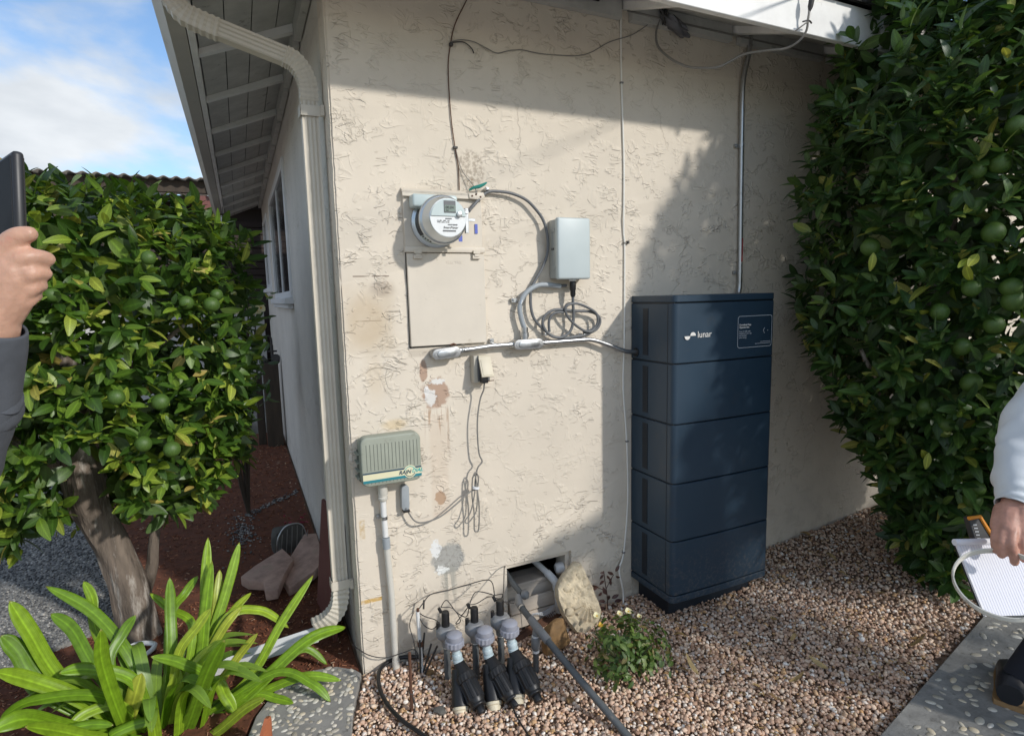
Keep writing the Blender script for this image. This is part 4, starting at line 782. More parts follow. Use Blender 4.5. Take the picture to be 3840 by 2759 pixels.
# ------------------------------------------------------------------ sprinkler valves
def make_valve():
    t = thing('sprinkler_valve', 'x', 'valve', (0, 0, 0), 'sprinkler valves in front of the wall')
    MB().cyl((0, 0, -.09), (0, 0, .150), .0138, 16).build('riser', M['pvcg'], t, smooth=True)
    MB().cyl((0, 0, .1435), (0, 0, .1535), .0148, 16).build('thread_tape', M['pvcw'], t, smooth=True)
    bd = MB().lathe([(.019, .150), (.021, .172), (.030, .184), (.040, .196), (.042, .200), (.042, .222), (.040, .226), (.030, .238), (.020, .240)], (0, 0, 0), (0, 0, 1), 20).tube([(0, 0, .196), (.005, -.04, .192), (.010, -.078, .190)], [.026, .024, .026], 14).build('valve_body', M['valve'], t, smooth=True)
    for k in range(6): a = R(60*k+20); MB().cyl((.036*math.cos(a), .036*math.sin(a), .196), (.036*math.cos(a), .036*math.sin(a), .2275), .005, 8).build('body_screw', M['valve'], bd)
    MB().lathe([(.0165, .236), (.0165, .296), (.0145, .302)], (0, 0, 0), (0, 0, 1), 18).build('solenoid', M['black'], t, smooth=True)
    MB().cyl((-.030, .010, .228), (-.030, .010, .256), .0085, 10).cyl((-.012, .018, .292), (-.020, .024, .312), .007, 8).build('bleed_knob', M['black'], t, smooth=True)
    o = (.010, -.078, 0)
    MB().lathe([(.024, .180), (.034, .192), (.038, .197), (.038, .216), (.034, .219)], o, (0, 0, 1), 30, teeth=(.035, .195, .217)).build('bonnet_ring', M['cap'], t)
    MB().lathe([(.031, .2185), (.0325, .226), (.0325, .240), (.026, .247), (.012, .250), (.002, .2505)], o, (0, 0, 1), 28).build('bonnet_cap', M['cap'], t, smooth=True)
    MB().lathe([(.0165, .192), (.0160, .150)], o, (0.03, -.10, -1), 18).build('outlet_stub', M['nip'], t)
    A = Vector((.010, -.078, .195)); B = Vector((.020, -.090, .122)); d = (B-A).normalized()
    MB().tube([A, B], .0165, 16).lathe([(.019, 0), (.0205, .003), (.0205, .018), (.019, .021)], A+d*.034, d, 18).lathe([(.019, 0), (.0215, .002), (.0215, .014), (.019, .016)], A+d*.058, d, 18).build('nipple', M['nip'], t, smooth=True)
    # Y filter: inlet neck, ribbed screen chamber, outlet leg and cream adapter
    N = Vector((.021, -.092, .120)); E_ = Vector((.048, -.246, .016)); d = (E_-N).normalized(); L_ = (E_-N).length
    fb = MB().lathe([(.022, -.004), (.0245, .010), (.028, .030), (.034, .045), (.034, .060)], N, d, 22).build('filter_neck', M['black'], t, smooth=True)
    MB().lathe([(.036, .050), (.0405, .053), (.0405, .078), (.036, .081)], N, d, 36, teeth=(.03, .054, .079)).build('filter_nut', M['blackr'], t)
    ch = MB().lathe([(.0345, .080), (.0345, .150), (.029, .166), (.0265, .170)], N, d, 26).build('filter_chamber', M['black'], t, smooth=True)
    a = Vector((0, 0, 1)); u = (a-d*a.dot(d)).normalized(); v = d.cross(u)
    for k in range(12):
        q = (u*math.cos(R(30*k))+v*math.sin(R(30*k))); c0 = N+d*.084+q*.0345; c1 = N+d*.152+q*.0345
        MB().tube([c0, c1], .0042, 6).build('rib', M['blackr'], ch, smooth=True)
    MB().lathe([(.029, .168), (.030, .172), (.030, .178), (.024, .180)], N, d, 24).lathe([(.019, .178), (.018, .204), (.015, .207)], N, d, 8).build('flush_cap', M['black'], t, bevel=.001, seg=1)
    G = Vector((-.010, -.184, -.002)); S = Vector((.016, -.100, .100)); dd_ = (G-S).normalized(); LL = (G-S).length
    MB().lathe([(.028, 0), (.032, .035), (.035, LL-.03), (.035, LL-.004), (.030, LL)], S, dd_, 24).build('outlet_leg', M['black'], t, smooth=True)
    MB().lathe([(.032, LL-.002), (.033, LL+.008), (.028, LL+.012), (.025, LL+.030)], S, dd_, 22).build('outlet_adapter', M['creamp'], t, smooth=True)
    return t
v1 = make_valve(); VP = [(.312, -.212, 0.0), (.424, -.256, .012), (.522, -.300, .040)]
vl = ['grey and black sprinkler valve nearest the house corner, lowest of three', 'middle sprinkler valve of the three, between two look-alikes', 'rightmost of the three sprinkler valves, standing highest, beside the grey pipe']
for i, p in enumerate(VP):
    o = v1 if i == 0 else copy_tree(v1)
    o.location = p; o['label'] = vl[i]; o['category'] = 'valve'; o['group'] = 'sprinkler valves in front of the wall'; o.rotation_euler.z = R((0, 3, -2)[i])
# control wires looping between the solenoids
wv = thing('control_wires', 'tangle of thin dark control wires looping between the sprinkler valves', 'wires', (.4, -.15, .2))
def wire(pts, r, mat='wire', par=wv, nm='wire', sm=6): return MB().tube(pts, r, 6, sm=sm).build(nm, M[mat], par, smooth=True)
wire([(.226, -.09, .265), (.26, -.07, .285), (.31, -.02, .287), (.40, -.012, .282), (.48, -.02, .290), (.56, -.10, .33), (.512, -.27, .352)], .0024)
wire([(.226, -.09, .262), (.25, -.12, .25), (.28, -.15, .245), (.285, -.19, .255)], .002)
wire([(.228, -.09, .25), (.24, -.13, .22), (.265, -.17, .215), (.283, -.20, .25)], .002)
wire([(.303, -.185, .312), (.34, -.15, .315), (.37, -.18, .27), (.40, -.22, .26), (.410, -.235, .31)], .002)
wire([(.303, -.185, .310), (.35, -.20, .30), (.375, -.22, .25), (.36, -.20, .23), (.39, -.21, .27), (.412, -.235, .318)], .002)
wire([(.412, -.235, .32), (.45, -.20, .345), (.48, -.22, .35), (.508, -.275, .355)], .002)
wire([(.412, -.235, .318), (.44, -.25, .325), (.48, -.26, .345), (.508, -.275, .350)], .002)
wire([(.512, -.275, .355), (.56, -.24, .33), (.58, -.2, .29), (.60, -.17, .25), (.66, -.14, .215)], .0022)
wire([(.515, -.275, .34), (.58, -.20, .30), (.66, -.04, .34), (.695, .02, .30)], .0026)
wire([(.685, -.14, .21), (.688, -.15, .16), (.690, -.155, .10)], .0016, 'wireg')
wire([(-.03, .06, .10), (.02, -.02, .085), (.09, -.045, .065), (.16, -.06, .075), (.21, -.09, .09), (.225, -.12, .02)], .0022)
wire([(.21, -.085, .26), (.19, -.09, .21), (.20, -.11, .14), (.21, -.12, .02)], .0022)
# metal stake with taped tubes
sk = thing('wire_stake', 'short pale pipe stub with dark wires taped to it, left of the sprinkler valves', 'stake', (.226, -.10, 0))
MB().tube([(.228, -.115, -.02), (.227, -.105, .15), (.225, -.098, .268)], .0085, 10).build('stub', M['pvcw'], sk, smooth=True); MB().cyl((.226, -.100, .262), (.226, -.0985, .282), .006, 8).build('rusty_tip', M['rust'], sk)
for q in (((.232, -.12, 0), (.262, -.155, .14)), ((.236, -.125, -.01), (.285, -.165, .13)), ((.222, -.115, 0), (.25, -.10, .165)), ((.22, -.12, 0), (.222, -.122, .15)), ((.262, -.06, .25), (.268, -.05, .285))): MB().tube(q, .0042, 8).build('wire_end', M['wire'], sk, smooth=True)
MB().cyl((.228, -.11, .115), (.2275, -.108, .135), .013, 10).build('tape_wrap', M['rust'], sk)
rb = thing('rebar_stake', 'thin rusty steel rod stuck upright in the gravel left of the valves', 'stake', (.127, -.321, 0))
MB().tube([(.127, -.321, -.05), (.1265, -.321, .10), (.128, -.320, .238)], .0062, 8).build('rod', M['rust'], rb, smooth=True); MB().tube([(.130, -.324, .06), (.138, -.330, .02), (.133, -.333, -.01)], .003, 6).tube([(.120, -.322, .075), (.135, -.318, .07), (.131, -.327, .065), (.120, -.322, .072)], .003, 6).build('wire_twist', M['wire'], rb, smooth=True)
# black hose, drip tube, grey water pipe
bh = MB().tube([(.262, -.03, .016), (.231, -.030, .017), (.169, -.004, .018), (.105, -.008, .018), (.057, -.055, .016), (.036, -.165, .016), (.043, -.272, .016), (.072, -.381, .016), (.109, -.463, .017), (.137, -.528, .016), (.17, -.64, .016), (.22, -.90, .014)], .0085, 10, sm=6).build('drip_hose', M['black'], smooth=True)
tag(bh, 'black rubber hose curving over the gravel past the house corner', 'hose')
dt = MB().tube([(.484, -.485, .05), (.468, -.542, .022), (.463, -.673, .018), (.46, -.95, .016)], .0036, 8, sm=5).build('drip_tube', M['black'], smooth=True); tag(dt, 'thin black drip tube running from the middle valve filter', 'tube')
gpipe = thing('water_pipe', 'grey plastic water pipe slanting from the crawl opening over the gravel', 'pipe', (.674, -.32, 0))
MB().tube([(.72, .14, .262), (.712, .0, .243), (.722, -.09, .218)], .0135, 14).build('inlet_tube', M['pvcg'], gpipe, smooth=True)
MB().lathe([(.010, -.006), (.020, 0), (.022, .008), (.018, .022), (.008, .028)], (.724, -.105, .222), (.5, -.8, .2), 14).build('hose_cap', M['valve'], gpipe, smooth=True)
MB().tube([(.70, -.10, .215), (.682, -.15, .208), (.680, -.17, .206)], .0165, 12).build('coupling', M['valve'], gpipe, smooth=True)
MB().tube([(.680, -.155, .208), (.683, -.32, .186), (.735, -.557, .095), (.792, -.815, .004), (.81, -.9, -.02)], .0142, 14).build('tube', M['pvcg'], gpipe, smooth=True)
MB().tube([(.6825, -.265, .194), (.6835, -.325, .186), (.698, -.390, .161)], .0185, 14).tube([(.682, -.32, .186), (.677, -.32, .155)], .0165, 14).build('tee', M['valve'], gpipe, smooth=True)
MB().tube([(.676, -.32, .17), (.674, -.32, -.05)], .0128, 14).build('riser', M['pvcg'], gpipe, smooth=True)
MB().lathe([(.0165, 0), (.0195, .004), (.0195, .048), (.0165, .052)], (.6745, -.32, .095), (0, 0, 1), 18).build('riser_coupling', M['valve'], gpipe, smooth=True)
for z in (.150, .082): MB().cyl((.675, -.32, z-.005), (.675, -.32, z+.005), .0155, 14).build('thread_tape', M['white'], gpipe, smooth=True)
MB().cyl((.6803, -.175, .2055), (.6803, -.185, .2045), .0168, 14).build('hose_clamp', M['steel'], gpipe, smooth=True)
wp = thing('drain_pipe', 'white plastic elbow pipe coming out of the crawl opening', 'pipe', (.955, 0, 0))
MB().tube([(.86, .35, .30), (.93, .06, .215), (.945, .0, .190)], .0155, 14).tube([(.950, -.012, .165), (.956, -.016, .08), (.962, -.018, -.03)], .0150, 14).build('tube', M['pvcw'], wp, smooth=True)
MB().tube([(.934, .05, .210), (.943, .008, .196), (.949, -.008, .180), (.951, -.013, .150)], .0195, 14, sm=4).build('elbow', M['pvcw'], wp, smooth=True)
MB().lathe([(.022, 0), (.030, .01), (.030, .05), (.02, .06)], (.985, .06, .215), (.9, -.2, .1), 14).build('hose_end', M['pvcw'], wp, smooth=True)
cb = thing('crawl_board', 'weathered pale wooden box end filling the crawl space opening', 'board', (.84, .05, 0))
MB().box((.835, .115, .085), (.27, .16, .20), Euler((R(-6), 0, R(2)))).build('box_end', M['wood'], cb, bevel=.004, seg=1)
for k in range(2): MB().box((.825, -.006-.010*k, .110-.068*k), (.255, .014, .064), Euler((R(-12), 0, R(1.5)))).build('plank', M['wood'], cb, bevel=.003, seg=1)
ra = MB().box((.835, -.055, .012), (.30, .028, .010), Euler((R(20), R(-6), R(14)))).box((.835, -.042, .022), (.30, .005, .024), Euler((R(5), R(-6), R(14)))).build('rusty_angle', M['rust'], bevel=.001, seg=1); tag(ra, 'rusty steel angle strip lying on gravel below the crawl opening', 'metal strip')
nz_ = MB()
for k in range(16):
    a = k/15; nz_.tube([(.78+.16*a, -.035, .045+.02*math.sin(a*6)), (.80+.15*a, -.045, .065+.012*math.cos(a*7)), (.86+.09*a, -.03, .055+.045*a)], .0012, 5, sm=3)
tag(nz_.build('plastic_netting', M['printdim'], smooth=True), 'scrap of grey plastic netting bunched in front of the crawl opening', 'netting')
# shell stone
SLAB = [[1.034, -.067, .298], [1.009, -.07, .288], [.987, -.076, .275], [.95, -.084, .253], [.921, -.094, .227], [.905, -.103, .203], [.899, -.116, .169], [.907, -.132, .126], [.916, -.146, .089], [.938, -.161, .05], [.963, -.178, .006], [.996, -.183, -.009], [1.03, -.181, -.003], [1.069, -.177, .009], [1.11, -.165, .038], [1.12, -.157, .061], [1.115, -.144, .094], [1.106, -.13, .132], [1.094, -.113, .178], [1.084, -.098, .216], [1.068, -.08, .262], [1.055, -.07, .288]]
ss = thing('shell_stone', 'tan cast stone plaque with a scallop shell relief leaning on the wall', 'stone', (1.01, -.17, 0))
nrm = Vector((0, -1, .38)).normalized(); cen = sum((Vector(p) for p in SLAB), Vector())/len(SLAB)
sb = MB(); rings = []; NR = 30; SUBD = 6; hub0 = Vector((1.053, -.135, .118)); ex = Vector((1, 0, 0)); ez = nrm.cross(ex)
def relief(q):
    d = q-hub0; r = d.length; a = math.atan2(-d.dot(ez) if ez.z > 0 else d.dot(ez), d.dot(ex)); a = math.degrees(a); h = .008*noise.noise(q*26)+.007*noise.noise(q*55)+.004*noise.noise(q*110)
    k = sstep(.008, .02, r)*(1-sstep(.082, .092, r))*sstep(62, 70, a)*(1-sstep(196, 204, a))
    return h*(1-k)+k*(.006+.0065*math.cos(math.radians(a*19))*min(1, r/.04)+.006*(1-abs(r-.05)/.05))
for k in range(NR+1):
    f_ = 1-k/NR
    ring = []
    for j, p in enumerate(SLAB):
        for h in range(SUBD):
            q0, q1 = Vector(p), Vector(SLAB[(j+1) % len(SLAB)]); q = q0.lerp(q1, h/SUBD); q = cen.lerp(q, max(f_, .01))
            amp = relief(q) + (.004 if f_ < .97 else -.005)
            ring.append(q+nrm*amp)
    rings.append(ring)
m_ = len(rings[0]); vs = [v for r_ in rings for v in r_]+[Vector(p)-nrm*.028 for j in range(len(SLAB)) for p in [Vector(SLAB[j]).lerp(Vector(SLAB[(j+1) % len(SLAB)]), h/SUBD) for h in range(SUBD)]]
fs = [(i*m_+k, i*m_+(k+1) % m_, (i+1)*m_+(k+1) % m_, (i+1)*m_+k) for i in range(NR) for k in range(m_)]+[tuple(NR*m_+k for k in range(m_))]
b0 = (NR+1)*m_; fs += [(k, b0+k, b0+(k+1) % m_, (k+1) % m_) for k in range(m_)]+[tuple(b0+k for k in range(m_-1, -1, -1))]
sb.add(vs, fs); sb.build('slab', M['stone'], ss, smooth=True)
for c, r_ in (((.945, -.15, .10), .024), ((1.06, -.105, .195), .022), ((.985, -.085, .245), .018), ((.955, -.108, .19), .017), ((1.03, -.09, .235), .014)):
    me = bpy.data.meshes.new('relief'); V2, F2 = ico(2); d = V2*r_*(1+.25*np.array([[noise.noise(Vector(v)*1.7+Vector(c)*30)] for v in V2])); d[:, 1] *= .55; me.from_pydata([tuple(np.array(c)+q) for q in d], [], [tuple(int(a) for a in f) for f in F2]); link_mesh('relief_knob', me, M['stone'], ss, True)
def rock(name, c, size, seed, mat, label, cat='rock', npt=26, bev=.006, rot=0):
    rnd = random.Random(seed); bm = bmesh.new()
    for k in range(npt):
        v = Vector((rnd.gauss(0, 1), rnd.gauss(0, 1), rnd.gauss(0, 1))).normalized(); v = Vector((math.copysign(abs(v.x)**.6, v.x), math.copysign(abs(v.y)**.6, v.y), math.copysign(abs(v.z)**.6, v.z)))
        bm.verts.new((v.x*size[0]/2, v.y*size[1]/2, v.z*size[2]/2))
    bmesh.ops.convex_hull(bm, input=bm.verts); bmesh.ops.delete(bm, geom=[v for v in bm.verts if not v.link_faces], context='VERTS')
    bmesh.ops.bevel(bm, geom=bm.edges[:], offset=bev, segments=2, affect='EDGES', clamp_overlap=True); bmesh.ops.triangulate(bm, faces=bm.faces); bmesh.ops.subdivide_edges(bm, edges=bm.edges[:], cuts=1, use_grid_fill=True)
    for v in bm.verts: v.co += v.co.normalized()*noise.noise(v.co*38+Vector((seed, 0, 0)))*min(size)*.05
    bmesh.ops.rotate(bm, verts=bm.verts, matrix=Matrix.Rotation(rot, 3, 'Z')); me = bpy.data.meshes.new(name); bm.to_mesh(me); bm.free()
    o = link_mesh(name, me, mat, None, True); o.location = c; return tag(o, label, cat)
rock('brown_rock', (.815, -.245, .058), (.135, .075, .175), 5, M['rock'], 'rust brown upright rock standing in gravel in front of the shell stone', rot=.1)
for i, (x, y, s) in enumerate(((.215, -.39, .055), (.70, -.56, .032), (.255, -.145, .035), (1.28, -.60, .028))):
    rock('loose_stone', (x, y, .006), (s, s*.8, s*.55), 20+i, M['grock'] if i in (0, 3) else M['rock'], ['flat grey stone on the gravel left of the sprinkler filters', 'small orange brown stone on gravel beside the slanting grey pipe', 'small tan stone at the foot of the wire stake', 'small dark grey stone on gravel below the rose bush'][i], 'stone', 18, .002)
# flagstones and rocks in the bed
def flagstone(pts, z0, th, tilt, label):
    P = [Vector((x, y, z0+tilt[0]*(x-pts[0][0])+tilt[1]*(y-pts[0][1]))) for x, y in pts]; o = MB().prism(P, (0, 0, -th)).build('flagstone', M['flag'], bevel=.008, seg=2); tag(o, label, 'flagstone', 'flagstones beside the downspout')
flagstone([(-.475, 1.03), (-.40, 1.12), (-.24, 1.26), (-.19, 1.08), (-.25, .93), (-.295, .77), (-.355, .785), (-.36, .90), (-.44, .96)], .085, .055, (.06, .04), 'pale pink flagstone with a notched edge lying on the mulch')
flagstone([(-.27, 1.05), (-.10, 1.42), (-.03, 1.36), (-.03, .98), (-.10, .90), (-.24, .84)], .050, .055, (.25, .05), 'darker red flagstone tucked under the pale one against the side wall')
rock('dark_rock', (-.19, 1.50, .06), (.22, .18, .20), 9, M['grock'], 'dark rounded rock behind the flagstones beside the side wall')
bk = thing('wire_basket', 'small arched wire mesh basket leaning on the dark rock', 'basket', (-.20, 1.33, 0))
MB().tube([(-.27, 1.36, .02), (-.262, 1.36, .12), (-.22, 1.37, .19), (-.16, 1.38, .205), (-.11, 1.39, .18), (-.085, 1.39, .10)], .004, 6, sm=4).build('rim', M['steel'], bk, smooth=True)
for k in range(6): x = -.25+.03*k; MB().tube([(x, 1.355, .01), (x+.012, 1.362, .10), (x+.02, 1.37, .15+.045*math.sin(k*.62))], .0025, 5).build('mesh_wire', M['wireg'], bk)
rf = thing('red_flowers', 'fallen crimson blossoms on the mulch beside the side wall', 'flowers', (-.14, 1.83, 0))
for k in range(26):
    c = Vector((-.14+random.gauss(0, .05), 1.83+random.gauss(0, .1), .012)); MB().add([c+Vector((random.uniform(-.02, .02), random.uniform(-.02, .02), random.uniform(0, .02))) for _ in range(4)], [(0, 1, 2), (0, 2, 3), (0, 3, 1)]).build('petal', M['petalr'], rf)
rbd = MB().box((-.060, .50, .26), (.018, .42, .60), Euler((0, R(6), R(4)))).build('red_board', M['redboard'], bevel=.004, seg=1); tag(rbd, 'red brown painted board leaning on the side wall behind the downspout', 'board')
# downspout extension, white scraps
tr = thing('splash_trough', 'white plastic gutter trough on the mulch below the downspout elbow', 'trough', (-.4, .26, 0))
dirv = Vector((-.46, .15, -.125)); a = Vector((-.155, .148, .135)); MB().sweep([a, a+dirv], [(-.045, .022), (-.040, -.014), (.040, -.014), (.045, .022), (.041, .022), (.036, -.010), (-.036, -.010), (-.041, .022)], (0, .1, 1)).build('channel', M['white'], tr)
ws = MB().tube([(-.98, .58, .03), (-.93, .61, .045), (-.885, .62, .04), (-.84, .60, .03), (-.87, .57, .012), (-.93, .56, .01)], .011, 8, sm=4).build('white_hose', M['white'], smooth=True); tag(ws, 'white plastic strip curled on the mulch behind the strap leaves', 'plastic strip')
rock('white_stone', (-1.08, .62, .02), (.10, .07, .06), 31, M['pvcw'], 'whitish stone half hidden behind strap leaves at the left', 'stone')
sh_ = MB(); vs = []
for th_ in (.11, .122):
    for k in range(9):
        a = R(-75+100*k/8); hgt = (.02, .075, .125, .165, .190, .180, .145, .10, .04)[k]
        for z_ in (-.03, hgt): vs.append((-.50+th_*math.cos(a)*(1+.25*z_), -.335+th_*math.sin(a)*(1+.25*z_), z_))
fs = []
for k in range(8): i0 = k*2; j0 = 18+k*2; fs += [(i0, i0+2, i0+3, i0+1), (j0, j0+1, j0+3, j0+2), (i0+1, i0+3, j0+3, j0+1)]
tag(sh_.add(vs, fs+[(0, 1, 19, 18), (16, 34, 35, 17)]).build('pot_shard', M['terra'], smooth=True), 'curved terracotta pot shard standing behind the strap leaves', 'pot shard')
# ------------------------------------------------------------------ cables on the wall and eave
wc = MB().tube([(1.343, -.006, 2.90), (1.346, -.006, 2.60), (1.360, -.006, 2.215), (1.358, -.006, 1.906), (1.364, -.006, 1.814), (1.362, -.006, 1.371), (1.355, -.006, 1.123), (1.377, -.006, .84), (1.383, -.006, .517), (1.357, -.007, .247), (1.320, -.02, .169), (1.334, -.03, .07), (1.338, -.03, .03), (1.325, -.05, -.02)], .0046, 8, sm=5)
wct = thing('white_cable', 'thin off white cable stapled straight down the wall left of the navy cabinet', 'cable', (1.36, 0, 0)); wc.build('sheath', M['wirew'], wct, smooth=True)
for x, z in ((1.364, 1.838), (1.379, .842), (1.357, .25), (1.347, 2.58)): MB().bbox((x-.008, -.013, z-.004), (x+.008, -.001, z+.004)).build('staple', M['wireg'], wct, bevel=.001, seg=1)
MB().bbox((1.378, -.014, 1.834), (1.388, -.001, 1.848)).build('wall_plug', M['wire'], wct)
tw = thing('phone_wire', 'thin brown wire sagging across the top of the wall to the meter panel', 'wire', (.5, 0, 2.6))
def tube_part(pts, r, mat, par, nm='strand', sm=6): return MB().tube(pts, r, 6, sm=sm).build(nm, M[mat], par, smooth=True)
tube_part([(.600, -.02, 2.86), (.570, -.008, 2.80), (.522, -.006, 2.71), (.500, -.006, 2.635), (.484, -.006, 2.532), (.488, -.006, 2.351), (.501, -.006, 2.221), (.513, -.006, 2.142), (.514, -.006, 2.045)], .0022, 'rust', tw)
tube_part([(.503, -.006, 2.222), (.527, -.008, 2.13), (.572, -.03, 2.06), (.580, -.042, 2.028)], .0018, 'wireg', tw)
tube_part([(.499, -.008, 2.635), (.546, -.010, 2.649), (.604, -.010, 2.648), (.663, -.008, 2.631), (.708, -.006, 2.621), (.762, -.006, 2.639), (.825, -.006, 2.651), (.905, -.006, 2.649), (.988, -.006, 2.654), (1.098, -.006, 2.666), (1.177, -.008, 2.691), (1.276, -.012, 2.749), (1.406, -.014, 2.801), (1.511, -.02, 2.872)], .0022, 'wireg', tw)
tube_part([(.499, -.010, 2.630), (.55, -.012, 2.640), (.585, -.010, 2.625), (.60, -.006, 2.605)], .0024, 'wire', tw)
MB().bbox((.492, -.016, 2.618), (.506, -.001, 2.630)).bbox((.494, -.012, 2.214), (.512, -.001, 2.222)).build('staple', M['wire'], tw)
gt = MB().tube([(.548, -.034, 2.042), (.565, -.040, 2.052), (.590, -.044, 2.058), (.612, -.046, 2.068), (.625, -.044, 2.076)], [.004, .006, .008, .006, .003], 8, sm=3).build('cable_tie', M['green'], smooth=True); tag(gt, 'teal green plastic tie on the bracket above the meter', 'tie')
ew = thing('service_wire', 'thick grey wire looping below the eave up to a clamp on the white fascia', 'wire', (1.7, -.2, 2.6))
tube_part([(1.555, -.03, 2.90), (1.543, -.03, 2.87), (1.521, -.04, 2.81), (1.518, -.06, 2.746), (1.549, -.1, 2.688), (1.597, -.15, 2.641), (1.637, -.2, 2.619), (1.703, -.25, 2.613), (1.758, -.28, 2.638), (1.809, -.31, 2.664), (1.887, -.36, 2.672), (1.945, -.42, 2.668), (1.965, -.47, 2.683), (1.972, -.50, 2.715), (1.962, -.515, 2.755), (1.962, -.52, 2.79)], .0055, 'wireg', ew, 'loop')
MB().lathe([(.004, 0), (.011, .02), (.012, .05), (.009, .07), (.004, .085)], (1.962, -.52, 2.782), (.10, -.12, 1), 10).build('clamp', M['wire'], ew, smooth=True)
tube_part([(1.972, -.532, 2.865), (1.985, -.56, 2.91)], .004, 'wire', ew, sm=0); tube_part([(1.935, -.51, 2.742), (1.962, -.518, 2.748), (1.99, -.51, 2.745)], .0035, 'wire', ew, 'spreader'); tube_part([(1.962, -.516, 2.745), (1.935, -.505, 2.725), (1.918, -.49, 2.71)], .003, 'wireg', ew, 'tail')
sdrop = MB().tube([(1.985, -.56, 2.91), (1.40, -2.6, 3.50), (.5, -5.7, 4.60), (-1.2, -11.6, 6.8)], .006, 6, sm=6).build('overhead_wire', M['wire'], smooth=True); tag(sdrop, 'overhead service wire leading away from the fascia clamp', 'wire')
fg = thing('wire_bundle', 'dark wire splice wrapped in a loose plastic bag under the eave', 'bundle', (1.6, -.05, 2.87))
me = bpy.data.meshes.new('bag'); V2, F2 = ico(3); d = np.array([[v[0]*.078, v[1]*.03, v[2]*.030] for v in V2])*(1+.45*np.array([[noise.noise(Vector(v)*2.2)] for v in V2])); d[:, 2] -= d[:, 0]*.45; me.from_pydata([tuple(np.array((1.625, -.06, 2.855))+q) for q in d], [], [tuple(int(a) for a in f) for f in F2]); link_mesh('bag', me, M['bag'], fg, True)
for k in range(5): tube_part([(1.55+.004*k, -.04, 2.905), (1.54+random.uniform(-.02, .03), -.07, 2.90+random.uniform(0, .03)), (1.565+random.uniform(-.02, .02), -.06, 2.87), (1.56+.01*k, -.04, 2.86)], .004, 'wire', fg)
fl = MB().tube([(1.36, -.036, 2.888), (1.8, -.038, 2.884), (2.4, -.038, 2.880), (3.2, -.038, 2.874)], .005, 6, sm=4).build('eave_cable', M['wireg'], smooth=True); tag(fl, 'cable stapled along the joint between wall and eave', 'cable')
# fallen leaves
lf = [(1.86, -.52), (1.39, -.44), (1.2, -.61), (1.25, -.68), (1.4, -.82), (1.41, -.89), (1.54, -.88), (2.61, -.24), (2.82, -.45), (2.19, -.96), (2.11, -.83), (1.84, -.67), (2.29, -.94), (2.7, -.07), (2.48, -.41), (1.75, -.9), (.95, -.78), (2.5, -.66)]
def add_uv(me, k, n):
    ul = me.uv_layers.new(name='UVMap'); idx = np.zeros(len(me.loops), np.int32); me.loops.foreach_get('vertex_index', idx); ul.data.foreach_set('uv', np.stack([(idx % k)/(k-1), (idx//k)/n], 1).astype(np.float32).reshape(-1))
def leafmesh(l, w_, curl=.15, fold=.18, n=6, name='leaf'):
    vs = []; fs = []
    for i in range(n+1):
        t = i/n; ww = w_*.5*(math.sin(math.pi*min(1, t*.94+.02))**.75)*(1-.25*t); zz = -curl*l*(t-.15)**2
        vs += [(-ww, t*l, zz+fold*ww), (0, t*l, zz), (ww, t*l, zz+fold*ww)]
    for i in range(n):
        a = i*3; fs += [(a, a+1, a+4, a+3), (a+1, a+2, a+5, a+4)]
    me = bpy.data.meshes.new(name); me.from_pydata(vs, [], fs); me.polygons.foreach_set('use_smooth', [True]*len(me.polygons)); add_uv(me, 3, n); return me
dl = [leafmesh(.055, .022, c_, .5) for c_ in (-.8, .6, 1.2)]
for me in dl: me.materials.append(M['dryleaf'])
for i, (x, y) in enumerate(lf):
    o = bpy.data.objects.new('fallen_leaf', dl[i % 3]); col.objects.link(o); s = random.uniform(.7, 1.25)*(1.4 if i == 0 else 1); s *= 1.25; o.location = (x, y, gz(x, y)+.014); o.scale = (s, s, s); o.rotation_euler = (random.uniform(-.3, .3), random.uniform(-.4, .4), random.uniform(0, 6.28))
    tag(o, 'large curled tan leaf on gravel in front of the navy cabinet' if i == 0 else 'small dry curled leaf lying on the pink gravel', 'leaf', None if i == 0 else 'dry leaves on the gravel')
# ------------------------------------------------------------------ trees and plants
def frame(d, n):
    y = d.normalized(); z = (n - y*n.dot(y)); z = z.normalized() if z.length > 1e-5 else y.orthogonal().normalized(); x = y.cross(z)
    return Matrix((x, y, z)).transposed()
def rdir(): 
    v = Vector((random.gauss(0, 1), random.gauss(0, 1), random.gauss(0, 1))); return v.normalized()
def project(p):
    q = p-CAM; z = q.dot(fw)
    return (1920+2180*q.dot(rx)/z, 1379.5-2180*q.dot(up)/z, z) if z > .05 else (-9999, 0, -1)
def mass_mesh(name, leaves, proto, mat, parent):
    V = np.array([v.co[:] for v in proto.vertices]); F = np.array([list(p.vertices) for p in proto.polygons]); nv = len(V); n = len(leaves)
    out = np.zeros((n, nv, 3))
    for i, (p, m, s) in enumerate(leaves): out[i] = (V*s) @ np.array(m).T + np.array(p)
    fs = (F[None]+(np.arange(n)*nv)[:, None, None]).reshape(-1, F.shape[1])
    me = bpy.data.meshes.new(name); me.vertices.add(n*nv); me.vertices.foreach_set('co', out.reshape(-1)); me.loops.add(fs.size); me.loops.foreach_set('vertex_index', fs.reshape(-1).astype(np.int32))
    me.polygons.add(len(fs)); me.polygons.foreach_set('loop_start', np.arange(0, fs.size, F.shape[1]).astype(np.int32)); me.update(calc_edges=True)
    pu = np.zeros(len(proto.loops)*2, np.float32); proto.uv_layers[0].data.foreach_get('uv', pu); ul = me.uv_layers.new(name='UVMap'); ul.data.foreach_set('uv', np.tile(pu, n))
    o = link_mesh(name, me, mat, parent); me.polygons.foreach_set('use_smooth', [True]*len(me.polygons)); return o
